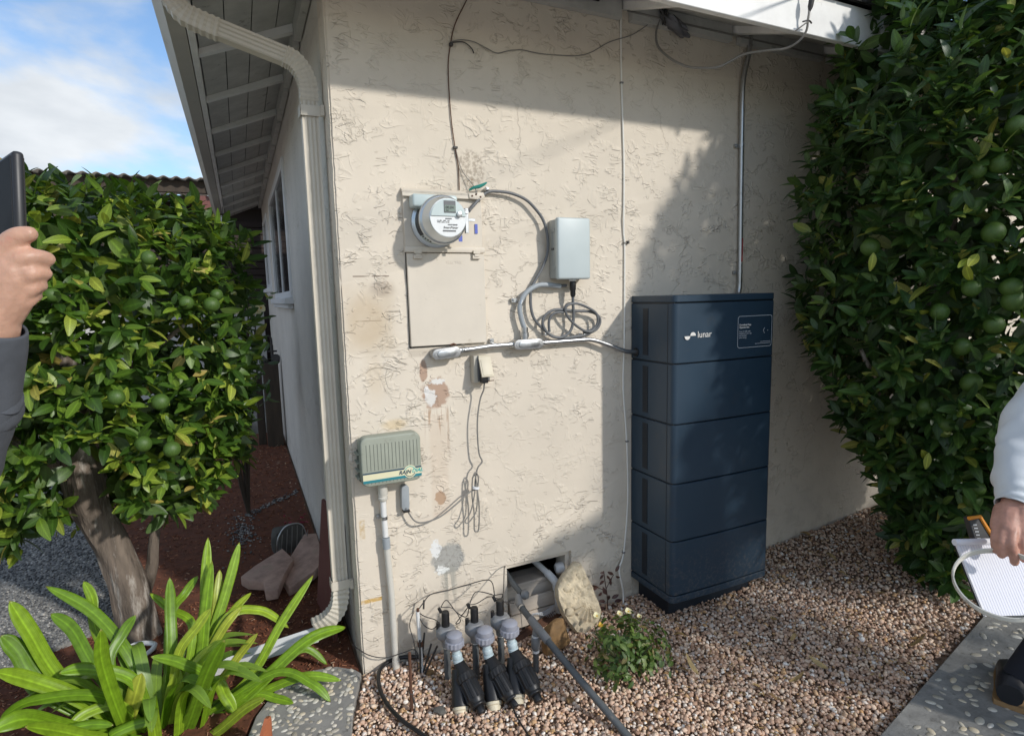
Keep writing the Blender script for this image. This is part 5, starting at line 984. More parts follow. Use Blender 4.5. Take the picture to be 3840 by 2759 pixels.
def place_leaves(tree, leaves, protos, mat, nparts, base, mass='foliage', yellow=None):
    """the leaves that show largest become objects of their own, the rest one mass"""
    sc_ = []
    for i, (p, m, s, _f) in enumerate(leaves):
        x, y, z = project(p)
        if z > 0 and 0 < x < 3840 and 0 < y < 2759:
            v = (CAM-p).normalized(); sc_.append((s*s*abs(m.col[2].dot(v))/(z*z)*(1 if leaves[i][3] > .9 else .3), i))
    sc_.sort(reverse=True); top = set(i for _, i in sc_[:nparts])
    for i in top:
        p, m, s, _ = leaves[i]; o = bpy.data.objects.new('leaf', random.choice(protos)); col.objects.link(o); o.parent = tree; o.matrix_basis = Matrix.Translation(p-Vector(base)) @ m.to_4x4() @ Matrix.Scale(s, 4)
    rest = [l[:3] for i, l in enumerate(leaves) if i not in top]
    o = mass_mesh(mass, rest, protos[0], mat, tree); o['kind'] = 'stuff'; return o
def crown(cx, cy, prof, ax_, ay, ntw, nin, ll, up_bias, seed, keep, perm=8):
    rnd = random.Random(seed); random.seed(seed); zs = [p[0] for p in prof]; out = []
    def rad(z):
        for (z0, r0), (z1, r1) in zip(prof, prof[1:]):
            if z0 <= z <= z1: t = (z-z0)/(z1-z0); return r0+(r1-r0)*t
        return 0
    k = 0
    while k < ntw:
        z = rnd.uniform(zs[0], zs[-1]); r = rad(z)
        if rnd.random() > r+.15: continue
        a = rnd.uniform(0, 2*math.pi); lump = 1+.15*noise.noise((math.cos(a)*2.2+seed, math.sin(a)*2.2, z*2.2))+.05*noise.noise((math.cos(a)*6+seed, math.sin(a)*6, z*6))
        f_ = rnd.choice((1, 1, 1, .97, .9, .82))*lump
        p = Vector((cx+ax_*r*f_*math.cos(a), cy+ay*r*f_*math.sin(a), z)); k += 1
        dz = (rad(z+.08)-rad(z-.08))/.16
        n = Vector((math.cos(a)/ax_, math.sin(a)/ay, -dz*.8)).normalized()
        t = (n*.75+Vector((0, 0, up_bias))+rdir()*.45).normalized(); b = t.orthogonal().normalized(); c = t.cross(b); ph = rnd.uniform(0, 6.28); m_ = rnd.randint(perm-2, perm+2)
        for j in range(m_):
            q = j/m_; ang = ph+j*2.4; side = b*math.cos(ang)+c*math.sin(ang); d = (t*(.35+.75*q)+side*(1-.45*q)+Vector((0, 0, -.12))+rdir()*.15).normalized(); pos = p-t*(.085*(1-q)); s = rnd.uniform(*ll)
            if not keep(pos, d, s): continue
            out.append((pos, frame(d, t*.8+Vector((0, 0, .5))+rdir()*.3), s, f_))
    for k in range(nin):
        z = rnd.uniform(zs[0]+.05, zs[-1]-.05); r = rad(z)*math.sqrt(rnd.uniform(.05, .78)); a = rnd.uniform(0, 6.28); p = Vector((cx+ax_*r*math.cos(a), cy+ay*r*math.sin(a), z)); d = rdir()
        if keep(p, d, ll[1]): out.append((p, frame(d, rdir()), ll[1]*1.15, .5))
    return out
protos = [leafmesh(1, .46, c_, f_) for c_, f_ in ((.18, .2), (.35, .3), (-.1, .25), (.5, .15))]
def with_mat(ps, mat):
    r = []
    for p in ps: q = p.copy(); q.materials.append(mat); r.append(q)
    return r
def bark_tube(pts, rad_, n=18, sm=6, amp=.18, seed=0):
    m = MB().tube(pts, rad_, n, sm=sm); P, rr = catmull([Vector(p) for p in pts], list(rad_), sm); vs = []
    for i, v in enumerate(m.v):
        k = i//n; c = P[min(k, len(P)-1)]; v = Vector(v); d = v-c; a = math.atan2(d.y, d.x)
        vs.append(tuple(c+d*(1+amp*noise.noise((math.cos(a)*3+seed, math.sin(a)*3, k*.10))+amp*.6*noise.noise((math.cos(a)*7, math.sin(a)*7+seed, k*.22)))))
    m.v = vs; return m
fruitm = bpy.data.meshes.new('fruit'); V2, F2 = ico(3); fruitm.from_pydata([tuple(q*np.array([1, 1, .94])) for q in V2], [], [tuple(int(a) for a in f) for f in F2]); fruitm.materials.append(M['fruit']); fruitm.polygons.foreach_set('use_smooth', [True]*len(fruitm.polygons))
def fruits(tree, base, pts, r):
    for p in pts:
        o = bpy.data.objects.new('fruit', fruitm); col.objects.link(o); o.parent = tree; s = r*random.uniform(.85, 1.1); o.scale = (s, s, s); o.location = Vector(p)-Vector(base); o.rotation_euler = (random.uniform(0, 3), random.uniform(0, 3), 0)
# left citrus
LB = (-.93, .78, 0)
tl = thing('citrus_tree', 'bushy bright green citrus tree on a leaning bare trunk left of the house', 'tree', LB)
bark_tube([(-.93, .78, -.06), (-.935, .78, .03), (-.935, .78, .15), (-.958, .78, .32), (-1.0, .78, .49), (-1.045, .78, .62), (-1.065, .78, .72), (-1.075, .79, .84), (-1.092, .80, .98), (-1.10, .82, 1.2), (-1.08, .85, 1.55)], [.12, .096, .080, .073, .068, .072, .086, .084, .074, .06, .035], 26, amp=.16).build('trunk', M['bark'], tl, smooth=True)
bark_tube([(-.925, .82, .10), (-.895, .83, .20), (-.855, .83, .31), (-.838, .83, .42), (-.80, .85, .62), (-.72, .88, .95)], [.04, .034, .028, .025, .021, .015], 14, seed=3).build('limb', M['bark'], tl, smooth=True)
for q in ([(-1.06, .80, .75), (-1.25, .70, 1.0), (-1.5, .62, 1.3)], [(-1.09, .82, 1.0), (-.9, .7, 1.25), (-.6, .62, 1.5)], [(-1.09, .84, 1.2), (-1.1, 1.0, 1.5), (-1.0, 1.15, 1.8)]): MB().tube(q, [.03, .02, .008], 8, sm=4).build('branch', M['bark'], tl, smooth=True)
def keepL(p, d, s):
    q = p+d*s
    if p.x > -.17 or q.x > -.12: return False
    if p.y < .98 and p.z < 1.06:
        k = (.78-CAM.y)/(p.y-CAM.y); z_ = CAM.z+(p.z-CAM.z)*k; x_ = CAM.x+(p.x-CAM.x)*k; xt = -.93-.19*sstep(.15, .95, z_)
        if z_ < 1.0 and abs(x_-xt-.03) < .105: return False
        if z_ < .64 and -1.32 < x_ < -.8: return False
    return True
PL = [(.50, .25), (.62, .62), (.80, .86), (1.05, .97), (1.35, 1.0), (1.70, 1.0), (1.90, .94), (2.05, .80), (2.14, .45)]
leavesL = crown(-1.12, .86, PL, .84, .60, 1150, 2600, (.045, .104), .30, 11, keepL, 7)
place_leaves(tl, leavesL, with_mat(protos, M['leafL']), M['leafL'], 295, LB)
fruits(tl, LB, [(-.565, .36, 1.60), (-.475, .40, 1.59), (-.455, .46, 1.63), (-.68, .33, 1.78), (-.76, .31, 1.04), (-.665, .33, 1.0), (-.69, .34, 1.20), (-.99, .27, 1.64), (-1.11, .27, 1.33), (-.83, .29, 1.24)], .031)
# right citrus
RB = (2.95, -.55, .08)
trr = thing('orange_tree', 'dense dark green citrus tree hung with green fruit right of the cabinet', 'tree', RB)
bark_tube([(2.95, -.55, -.02), (2.95, -.55, .4), (2.93, -.56, .9), (2.9, -.57, 1.5), (2.92, -.6, 2.3)], [.075, .06, .055, .045, .02], 14, seed=8).build('trunk', M['bark'], trr, smooth=True)
for q in ([(2.94, -.55, .5), (2.6, -.6, .9), (2.3, -.6, 1.3)], [(2.93, -.56, .8), (3.2, -.8, 1.2), (3.5, -.9, 1.6)], [(2.92, -.57, 1.2), (2.6, -.8, 1.7), (2.4, -.9, 2.1)]): MB().tube(q, [.03, .02, .008], 8, sm=4).build('branch', M['bark'], trr, smooth=True)
def keepR(p, d, s):
    q = p+d*s
    return not (p.x < 2.6 and p.y < -1.30 and p.z < 1.95) and p.y < -.02 and q.y < -.01 and q.z > gz(min(q.x, 5), q.y)+.01 and not (q.z < 1.65 and q.x < 2.12 and q.y > -.40) and not (p.z < .35 and p.y < -.85)
PR = [(.08, .30), (.25, .44), (.55, .58), (.9, .76), (1.2, .93), (1.6, 1.0), (2.2, 1.02), (2.55, .95), (2.8, .82), (3.05, .62), (3.3, .42), (3.5, .15)]
leavesR = crown(3.05, -.78, PR, 1.0, .78, 1650, 6800, (.048, .108), .55, 23, keepR, 8)
place_leaves(trr, leavesR, with_mat(protos, M['leafR']), M['leafR'], 295, RB)
def onray(x, z, y, ynew):
    k = (ynew-CAM.y)/(y-CAM.y); return (CAM.x+(x-CAM.x)*k, ynew, CAM.z+(z-CAM.z)*k)
fr_ = [(1.75, 2.02), (1.73, 1.74), (2.25, 1.94), (2.38, 1.91), (2.37, 2.05), (2.53, 2.09), (2.52, 1.81), (2.63, 2.25), (2.35, 1.34), (2.44, 1.18), (2.13, 1.11), (1.83, 1.13), (1.91, 1.09), (2.28, 1.02), (2.69, 1.58), (2.72, 1.52), (2.18, 1.49), (1.68, 1.22), (2.54, .70), (2.52, .65), (2.39, 1.58), (1.89, 2.02), (2.58, 1.42)]
def surf(x, z):
    # walk along the line of sight until just inside the crown surface
    for k in range(200):
        y = -1.7+k*.006; p = onray(x, z, -1.0, y); r = 0
        for (z0, r0), (z1, r1) in zip(PR, PR[1:]):
            if z0 <= p[2] <= z1: r = r0+(r1-r0)*(p[2]-z0)/(z1-z0)
        if r and ((p[0]-3.05)/(1.0*r))**2+((y+.78)/(.78*r))**2 < .92: return p
    return onray(x, z, -1.0, -.75)
fruits(trr, RB, [surf(x, z) for x, z in fr_], .037)
yl_ = with_mat(protos, M['leafY'])
for (x, z) in ((2.12, .93), (2.17, .91), (1.75, 1.72), (2.3, 1.88), (2.05, 1.5), (2.36, 1.7), (2.42, 1.72), (2.34, 1.68)):
    p = Vector(surf(x, z)); v = (CAM-p).normalized(); o = bpy.data.objects.new('leaf', random.choice(yl_)); col.objects.link(o); o.parent = trr; s = random.uniform(.06, .085); d = (Vector((random.uniform(-.6, .6), 0, random.uniform(-.9, .3)))).normalized()
    o.matrix_basis = Matrix.Translation(p+v*.05-Vector(RB)) @ frame(d, v+rdir()*.3).to_4x4() @ Matrix.Scale(s, 4); o['label'] = 'bright yellow green leaf'
# tall tree added out of view on the right to shade the cabinet and gravel
SB = (5.0, -4.3, 0); st_ = thing('added_shade_tree', 'tall spreading tree added out of view on the right to shade the bed', 'tree', SB)
bark_tube([(5, -4.3, -.1), (5.02, -4.3, .8), (4.98, -4.28, 1.8), (5.0, -4.3, 3.2), (5.0, -4.3, 4.6)], [.19, .15, .13, .09, .04], 14, seed=5).build('trunk', M['bark'], st_, smooth=True)
for q in ([(5, -4.3, 1.6), (4.2, -4.5, 2.2), (3.4, -4.4, 2.6)], [(5, -4.3, 1.9), (5.6, -3.6, 2.6), (5.9, -3.1, 3.1)], [(5, -4.3, 2.4), (5.2, -5.1, 3.1), (5.2, -5.6, 3.5)]): MB().tube(q, [.07, .045, .02], 8, sm=4).build('branch', M['bark'], st_, smooth=True)
PS = [(1.5, .40), (1.9, .72), (2.4, .78), (2.9, .64), (3.3, .52), (3.8, .45), (4.3, .36), (4.8, .22), (5.2, .08)]
sl_ = crown(5.0, -4.3, PS, 2.15, 1.9, 170, 150, (.14, .24), .3, 57, lambda p, d, s: True, 7)
o_ = mass_mesh('foliage', [l[:3] for l in sl_], protos[0], M['leafL'], st_); o_['kind'] = 'stuff'
# strap-leaved clump
CLIVIA = [
  ([-0.603, 0.2, 0.291],[-0.581, 0.24, 0.446],[-0.562, 0.3, 0.608],0.036),
  ([-0.552, 0.2, 0.277],[-0.494, 0.25, 0.421],[-0.444, 0.3, 0.562],0.036),
  ([-0.62, 0.1, 0.161],[-0.586, 0.16, 0.342],[-0.55, 0.22, 0.534],0.040),
  ([-0.464, 0.1, 0.029],[-0.3, 0.18, 0.219],[-0.156, 0.25, 0.366],0.034),
  ([-0.712, 0.1, 0.23],[-0.708, 0.16, 0.374],[-0.703, 0.2, 0.507],0.038),
  ([-0.983, 0.3, 0.289],[-0.998, 0.36, 0.41],[-1.031, 0.4, 0.478],0.034),
  ([-0.846, 0.15, 0.208],[-0.98, 0.28, 0.385],[-1.141, 0.35, 0.507],0.040),
  ([-1.061, 0.1, 0.236],[-1.135, 0.1, 0.454],[-1.176, 0.1, 0.577],0.050),
  ([-0.971, 0.15, 0.233],[-1.049, 0.25, 0.354],[-1.123, 0.3, 0.413],0.042),
  ([-1.114, 0.08, 0.26],[-1.173, 0.1, 0.387],[-1.212, 0.1, 0.458],0.050),
  ([-0.853, 0.0, 0.006],[-0.886, -0.1, 0.354],[-0.87, -0.15, 0.521],0.045),
  ([-0.576, 0.12, 0.225],[-0.491, 0.2, 0.303],[-0.414, 0.25, 0.347],0.030),
  ([-0.59, 0.1, 0.186],[-0.514, 0.12, 0.295],[-0.452, 0.15, 0.342],0.030),
  ([-0.688, -0.02, -0.041],[-0.572, -0.15, 0.268],[-0.505, -0.2, 0.404],0.048),
  ([-0.499, 0.0, 0.017],[-0.219, 0.05, 0.174],[-0.047, 0.1, 0.166],0.045),
  ([-0.685, 0.05, 0.245],[-0.607, 0.05, 0.352],[-0.559, 0.05, 0.411],0.032),
  ([-0.916, 0.12, 0.228],[-0.876, 0.18, 0.324],[-0.83, 0.2, 0.38],0.034),
  ([-0.389, 0.0, 0.041],[-0.235, -0.05, 0.085],[-0.105, -0.1, 0.057],0.032),
  ([-0.349, 0.0, 0.104],[-0.216, -0.1, 0.076],[-0.157, -0.15, 0.015],0.030),
  ([-0.597, -0.1, -0.015],[-0.46, -0.2, 0.121],[-0.391, -0.25, 0.174],0.034),
  ([-0.441, 0.0, 0.038],[-0.351, -0.05, 0.027],[-0.291, -0.1, 0.02],0.028),
  ([-0.833, 0.05, 0.194],[-0.961, 0.03, 0.295],[-1.037, 0.0, 0.322],0.040),
  ([-1.001, 0.02, 0.201],[-1.115, 0.0, 0.317],[-1.192, -0.05, 0.408],0.050),
  ([-0.923, 0.0, 0.191],[-1.083, -0.1, 0.3],[-1.141, -0.2, 0.326],0.034),
  ([-0.902, -0.1, 0.086],[-0.999, -0.2, 0.231],[-1.051, -0.3, 0.338],0.040),
  ([-0.526, 0.15, 0.29],[-0.389, 0.2, 0.283],[-0.276, 0.2, 0.172],0.034),
  ([-0.561, 0.03, 0.099],[-0.469, 0.05, 0.193],[-0.4, 0.05, 0.264],0.030),
  ([-0.719, 0.2, 0.323],[-0.663, 0.28, 0.392],[-0.613, 0.3, 0.448],0.030),
  ([-0.635, 0.15, 0.286],[-0.721, 0.25, 0.352],[-0.791, 0.3, 0.414],0.030),
  ([-0.594, 0.0, 0.149],[-0.668, -0.02, 0.259],[-0.754, -0.05, 0.328],0.034),
  ([-0.328, 0.08, 0.09],[-0.217, 0.12, 0.101],[-0.136, 0.1, 0.015],0.028),
  ([-1.01, -0.1, 0.173],[-1.081, -0.2, 0.304],[-1.149, -0.25, 0.322],0.050),
  ([-0.871, 0.02, 0.011],[-0.83, 0.03, 0.143],[-0.806, 0.05, 0.218],0.060),
  ([-0.745, 0.02, -0.056],[-0.712, 0.03, 0.09],[-0.684, 0.05, 0.198],0.055),
  ([-0.875, 0.0, 0.14],[-0.965, -0.02, 0.16],[-1.019, -0.05, 0.141],0.035),
  ([-0.568, 0.0, 0.134],[-0.528, -0.02, 0.074],[-0.499, -0.05, 0.018],0.040),
  ([-1.124, 0.1, 0.213],[-1.178, 0.18, 0.286],[-1.208, 0.2, 0.364],0.045),
  ([-0.572, 0.2, 0.248],[-0.543, 0.25, 0.376],[-0.529, 0.3, 0.456],0.030),
  ([-1.029, -0.1, 0.157],[-0.944, -0.12, 0.176],[-0.867, -0.15, 0.169],0.030),
  ([-0.892, -0.1, 0.094],[-0.82, -0.1, 0.116],[-0.758, -0.1, 0.112],0.035),
]
cv = thing('strap_leaf_plant', 'clump of broad glossy strap leaves in the foreground at the left', 'plant', (-.75, .05, 0))
for i, (b, m_, t, wd) in enumerate(CLIVIA):
    wd *= 1.1
    b, m_, t = Vector(b), Vector(m_), Vector(t)
    root = Vector((-.76+(b.x+.76)*.35, .03+(b.y-.03)*.3, 0)); root.z = -.01
    P, _ = catmull([root, b, m_, t], [0]*4, 7); n = len(P); vs = []; fs = []
    bulk = (m_-b.lerp(t, .5)); side0 = None
    for k, p in enumerate(P):
        q = k/(n-1); tg = (P[min(k+1, n-1)]-P[max(k-1, 0)]).normalized(); v = (CAM-p).normalized()
        sd = tg.cross(v*.6+Vector((0, 0, .5))+Vector((.35*math.sin(i*2.1), -.2, 0))).normalized()
        if side0 and sd.dot(side0) < 0: sd = -sd
        side0 = sd; nn = sd.cross(tg); ww = wd*.5*(1-max(0, (q-.72)/.28)**2.2)*(.55+.45*min(1, q/.35)); ww = max(ww, .0008)
        gl = .22*ww
        vs += [p-sd*ww+nn*gl, p-sd*ww*.5+nn*gl*.35, p, p+sd*ww*.5+nn*gl*.35, p+sd*ww+nn*gl]
    for k in range(n-1):
        for j in range(4): a = k*5+j; fs.append((a, a+1, a+6, a+5))
    me = bpy.data.meshes.new('leaf'); me.from_pydata([tuple(q) for q in vs], [], fs); add_uv(me, 5, n-1); o = link_mesh('leaf', me, M['strap'], cv, True)
    md = o.modifiers.new('thick', 'SOLIDIFY'); md.thickness = .0016
rs_ = random.Random(4)
for i in range(26):
    a = rs_.uniform(0, 6.28); r0 = rs_.uniform(.02, .16); c = Vector((-.78+r0*1.4*math.cos(a), .03+r0*.8*math.sin(a), 0)); out = Vector((math.cos(a), math.sin(a)*.8, 0)); l = rs_.uniform(.18, .30); wd = rs_.uniform(.036, .052)
    P, _ = catmull([c, c+out*l*.2+Vector((0, 0, l*.55)), c+out*l*.55+Vector((0, 0, l*.85)), c+out*l*1.0+Vector((0, 0, l*.72))], [0]*4, 5); n = len(P); vs = []; fs = []; sd = Vector((-out.y, out.x, 0)).normalized()
    for k, p in enumerate(P): q = k/(n-1); ww = wd*.5*(1-max(0, (q-.7)/.3)**2.2); vs += [p-sd*max(ww, .001)+Vector((0, 0, ww*.25)), p, p+sd*max(ww, .001)+Vector((0, 0, ww*.25))]
    for k in range(n-1): fs += [(k*3, k*3+1, k*3+4, k*3+3), (k*3+1, k*3+2, k*3+5, k*3+4)]
    me = bpy.data.meshes.new('leaf'); me.from_pydata([tuple(q) for q in vs], [], fs); add_uv(me, 3, n-1); link_mesh('leaf', me, M['strap'], cv, True)
# small rose bush
RO = (1.02, -.50, 0); rose = thing('rose_bush', 'low rose bush with pale yellow blooms growing in the gravel', 'shrub', RO); random.seed(31)
rp = [leafmesh(1, .62, .2, .2, 4)]; rleaves = []
for k in range(1250):
    a = random.uniform(0, 6.28); h = random.random()**.8; lb_ = 1+.34*noise.noise((math.cos(a)*1.7, math.sin(a)*1.7, 5))+.22*noise.noise((math.cos(a)*4, math.sin(a)*4, h*3)); r = (1-.35*h*h)*math.sqrt(random.uniform(.1, 1))*lb_; zz = .012+(.205 if k % 3 else .13)*h*math.sqrt(max(0, 1-.5*min(1.6, r*r)))*lb_; x_ = (1.0 if k % 3 else 1.14)+(.165 if k % 3 else .13)*r*math.cos(a); y_ = (-.50 if k % 3 else -.46)+.15*r*math.sin(a)
    if noise.noise((x_*15, y_*15, zz*15)) < -.10: continue
    n = Vector((math.cos(a)*r, math.sin(a)*r, .7)).normalized(); d = (n.orthogonal()*random.uniform(-1, 1)+n.cross(n.orthogonal())*random.uniform(-1, 1)+Vector((0, 0, -.2))).normalized(); rleaves.append((Vector((x_, y_, zz)), frame(d, n+rdir()*.5), random.uniform(.020, .038), 1 if h > .6 else .5))
ms_ = place_leaves(rose, rleaves, with_mat(rp, M['rosel']), M['rosel'], 160, RO)
for k in range(14): a = random.uniform(0, 6.28); MB().tube([(1.02+.02*math.cos(a), -.5+.02*math.sin(a), -.01), (1.02+.08*math.cos(a), -.5+.07*math.sin(a), .09), (1.02+.16*math.cos(a), -.5+.12*math.sin(a), .17)], .0022, 5, sm=3).build('stem', M['twig'], rose)
def bloom(c, r, par, mat='petal', n=9, face=None):
    c = Vector(c); nrm_ = (face or (CAM-c).normalized()*.5+Vector((0, 0, .8))).normalized(); u = nrm_.orthogonal().normalized(); v = nrm_.cross(u); fl_ = None; m = MB()
    for k in range(n):
        a = 6.283*k/n; d = u*math.cos(a)+v*math.sin(a); e = nrm_.cross(d); m.add([c, c+d*r*.7+e*r*.52+nrm_*r*(.25+.2*(k % 2)), c+d*r*.98+nrm_*r*(.1+.45*(k % 2)), c+d*r*.7-e*r*.52+nrm_*r*(.25+.2*(k % 2))], [(0, 1, 2), (0, 2, 3)])
    fl_ = m.build('bloom', M[mat], par); MB().cyl(c+nrm_*r*.05, c+nrm_*r*.22, r*.22, 8).build('bloom_centre', M['petaly'], fl_)
for c, r, mt in (((.950, -.375, .195), .017, 'petal'), ((.953, -.40, .165), .013, 'petaly'), ((1.115, -.38, .175), .017, 'petal'), ((1.075, -.37, .170), .014, 'petal'), ((1.16, -.40, .150), .012, 'petal'), ((1.17, -.55, .10), .008, 'petals')): bloom(c, r, rose, mt)
tws = thing('red_shoot', 'dark red leafy shoot standing against the wall right of the shell stone', 'plant', (1.222, -.06, 0))
MB().tube([(1.222, -.06, -.01), (1.218, -.06, .07), (1.208, -.058, .14), (1.200, -.056, .205)], .0028, 6, sm=4).tube([(1.213, -.06, .11), (1.235, -.062, .15), (1.258, -.06, .175)], .002, 6).tube([(1.216, -.06, .085), (1.185, -.062, .115), (1.165, -.06, .125)], .002, 6).build('stem', M['redl'], tws, smooth=True)
rlp = leafmesh(1, .55, .3, .2, 4); rlp.materials.append(M['redl'])
for x, z, s, a in ((1.268, .190, .036, 60), (1.245, .185, .034, 150), (1.262, .170, .028, -30), (1.196, .205, .026, 170), (1.188, .195, .026, 210), (1.210, .185, .026, -60), (1.222, .165, .034, -40), (1.196, .160, .032, 200), (1.23, .155, .030, -80), (1.165, .128, .034, 160), (1.150, .135, .030, 190), (1.178, .105, .026, 230), (1.192, .125, .028, -100), (1.205, .085, .040, 110), (1.225, .075, .036, -90), (1.24, .055, .040, 30), (1.20, .05, .04, 160), (1.235, .02, .042, -20), (1.195, .02, .04, 200), (1.26, .03, .04, 10)):
    o = bpy.data.objects.new('leaf', rlp); col.objects.link(o); o.parent = tws; d = Vector((math.cos(R(a)), random.uniform(-.4, .2), math.sin(R(a)))); o.matrix_basis = Matrix.Translation(Vector((x-1.222, random.uniform(-.015, .0), z))) @ frame(d, (CAM-Vector((x, -.06, z))).normalized()+rdir()*.5).to_4x4() @ Matrix.Scale(s, 4)
# ------------------------------------------------------------------ far end of the side yard
fp = thing('flowering_shrub', 'dark sparse shrub with pale yellow trumpet flowers by the side wall', 'shrub', (-.42, 2.3, 0)); random.seed(41)
for k in range(9):
    a = random.uniform(-1.2, 1.8); e = Vector((-.42+.25*math.cos(a)*random.uniform(.3, 1), 2.3+random.uniform(-.25, .25), random.uniform(1.0, 1.65))); MB().tube([(-.42, 2.3, 0), (-.42+random.uniform(-.06, .06), 2.3, .6), e], [.012, .009, .004], 6, sm=4).build('stem', M['woodd'], fp)
sp_leaves = []
for k in range(260): p = Vector((random.gauss(-.36, .10), 2.3+random.gauss(0, .2), random.uniform(.85, 1.7))); d = (rdir()+Vector((0, 0, -.3))).normalized(); sp_leaves.append((p, frame(d, rdir()), random.uniform(.05, .10), 1))
sp_leaves = [l for l in sp_leaves if l[0].x+l[2] < -.02]
place_leaves(fp, sp_leaves, with_mat(protos, M['leafR']), M['leafR'], 120, (-.42, 2.3, 0))
for c in ((-.235, 2.0, 1.55), (-.262, 2.0, 1.535), (-.30, 2.0, 1.53), (-.375, 1.98, 1.565), (-.385, 1.97, 1.54)): bloom(c, .034, fp, 'petal', 5, Vector((.4, -.8, .3)))
po = thing('hose_post', 'dark wooden post with a brass hose tap standing by the side wall', 'post', (-.10, 4.5, 0))
MB().bbox((-.19, 4.40, -.05), (-.03, 4.56, .93)).build('post', M['woodd'], po, bevel=.006, seg=1); MB().bbox((-.28, 4.56, -.05), (-.20, 4.64, .80)).build('post', M['woodd'], po, bevel=.006, seg=1)
MB().cyl((-.08, 4.46, .93), (-.08, 4.46, 1.12), .016, 10).tube([(-.08, 4.46, 1.10), (-.085, 4.45, 1.20), (-.13, 4.44, 1.22), (-.17, 4.44, 1.19)], .012, 8, sm=4).cyl((-.13, 4.46, 1.05), (-.03, 4.46, 1.05), .010, 8).cyl((-.05, 4.46, .945), (-.05, 4.40, .985), .045, 12).cyl((-.20, 4.47, .93), (-.14, 4.47, .97), .05, 10).build('hose_tap', M['wire'], po, smooth=True)
shd = thing('shed', 'red brown outbuilding with a corrugated roof behind the citrus tree', 'shed', (-2.6, 8.2, 0))
MB().bbox((-6.5, 7.75, 0), (2.6, 7.9, 3.05)).build('back_wall', M['shed'], shd); 
for k in range(9): MB().bbox((-6.5, 7.72, 1.9+.105*k), (2.6, 7.748, 1.995+.105*k)).build('siding_board', M['shed'], shd, bevel=.004, seg=1)
MB().bbox((-6.5, 7.05, 3.12), (2.6, 7.12, 3.27)).build('roof_beam', M['woodd'], shd); MB().bbox((-6.5, 7.2, 3.05), (2.6, 8.6, 3.10)).build('ceiling', M['woodd'], shd)
cr_ = MB(); xs_ = lin(-6.6, 2.7, 400); vs = [(x, yy, 3.30+.09*(yy-7)*.6+.016*math.sin(x*2*math.pi/.15)) for yy in (6.9, 9.2) for x in xs_]; cr_.add(vs, [(k, k+1, 401+k, 400+k) for k in range(399)]); co_ = cr_.build('corrugated_roof', M['corr'], shd, smooth=True); mdf = co_.modifiers.new('thick', 'SOLIDIFY'); mdf.thickness = .006
MB().bbox((-.86, 7.02, 2.88), (-.55, 7.045, 3.08)).build('red_sign_board', M['redboard'], shd); MB().tube([(-.62, 6.98, 3.24), (-.60, 6.97, 3.18), (-.63, 6.97, 3.12), (-.61, 6.97, 3.06)], .025, 8, sm=3).build('hanging_hook', M['rock'], shd)
for x in (-5.2, -2.4, .3): MB().bbox((x-.05, 7.05, -.05), (x+.05, 7.15, 3.12)).build('post', M['woodd'], shd)
sp = thing('side_yard_step', 'dark concrete step at the far end of the side yard', 'step', (-.8, 5.6, 0)); MB().bbox((-2.2, 5.25, -.05), (-.02, 6.9, .12)).build('slab', M['concd'], sp, bevel=.01)
pw = thing('garden_wall', 'pale low wall glimpsed behind the shrubs at the end of the side yard', 'wall', (-1.5, 6.95, 0)); MB().bbox((-5.5, 6.90, 0), (-.05, 7.0, 1.45)).build('wall', M['pale'], pw)
wch = thing('wind_chime', 'white tubular wind chime hanging from the far end of the gutter', 'wind chime', (-.46, 5.2, 2.5))
MB().cyl((-.46, 5.2, 2.68), (-.46, 5.2, 2.60), .003, 6).cyl((-.46, 5.2, 2.60), (-.46, 5.2, 2.585), .05, 14).build('top_disc', M['woodd'], wch)
for k in range(6): a = R(60*k); x, y = -.46+.035*math.cos(a), 5.2+.035*math.sin(a); MB().cyl((x, y, 2.575), (x, y, 2.40-.02*(k % 3)), .007, 8).build('chime_tube', M['white'], wch, smooth=True)
# ------------------------------------------------------------------ people
def blob(caps, voxel, sm_it=6, name='body', mat=None, par=None):
    m = MB()
    for pts, rr in caps:
        P = [Vector(p) for p in pts]; r_ = rr if isinstance(rr, (list, tuple)) else [rr]*len(P)
        if len(P) > 1: m.tube(P, r_, 12, sm=3 if len(P) > 2 else 0)
        V1, F1 = ico(2)
        for p, r in zip(P, r_): m.add([p+Vector(v)*r for v in V1], [tuple(int(a) for a in f) for f in F1])
    me = bpy.data.meshes.new(name); me.from_pydata(m.v, [], m.f); o = bpy.data.objects.new('tmp', me); col.objects.link(o)
    a = o.modifiers.new('r', 'REMESH'); a.mode = 'VOXEL'; a.voxel_size = voxel; b = o.modifiers.new('s', 'SMOOTH'); b.factor = .5; b.iterations = sm_it
    dg = bpy.context.evaluated_depsgraph_get(); me2 = bpy.data.meshes.new_from_object(o.evaluated_get(dg)); bpy.data.objects.remove(o); me2.name = name
    return link_mesh(name, me2, mat, par, True)
def cloth_tube(pts, rr, name, mat, par, n=40, amp=.01, seed=0, sm=8):
    P, r_ = catmull([Vector(p) for p in pts], list(rr), sm); m = MB().tube(P, r_, n, caps=False); vs = []
    for i, v in enumerate(m.v):
        k = i//n; c = P[k]; v = Vector(v); d = (v-c); q = k/len(P)
        w_ = noise.noise(v*16+Vector((seed, 0, 0)))*.7+.8*math.sin(24*q*6.28*.35+3*noise.noise(v*9))*noise.noise(v*7+Vector((0, seed, 0))); vs.append(tuple(v+d.normalized()*amp*w_))
    m.v = vs; o = m.build(name, mat, par, smooth=True); md = o.modifiers.new('thick', 'SOLIDIFY'); md.thickness = .003; md.offset = -1; return o
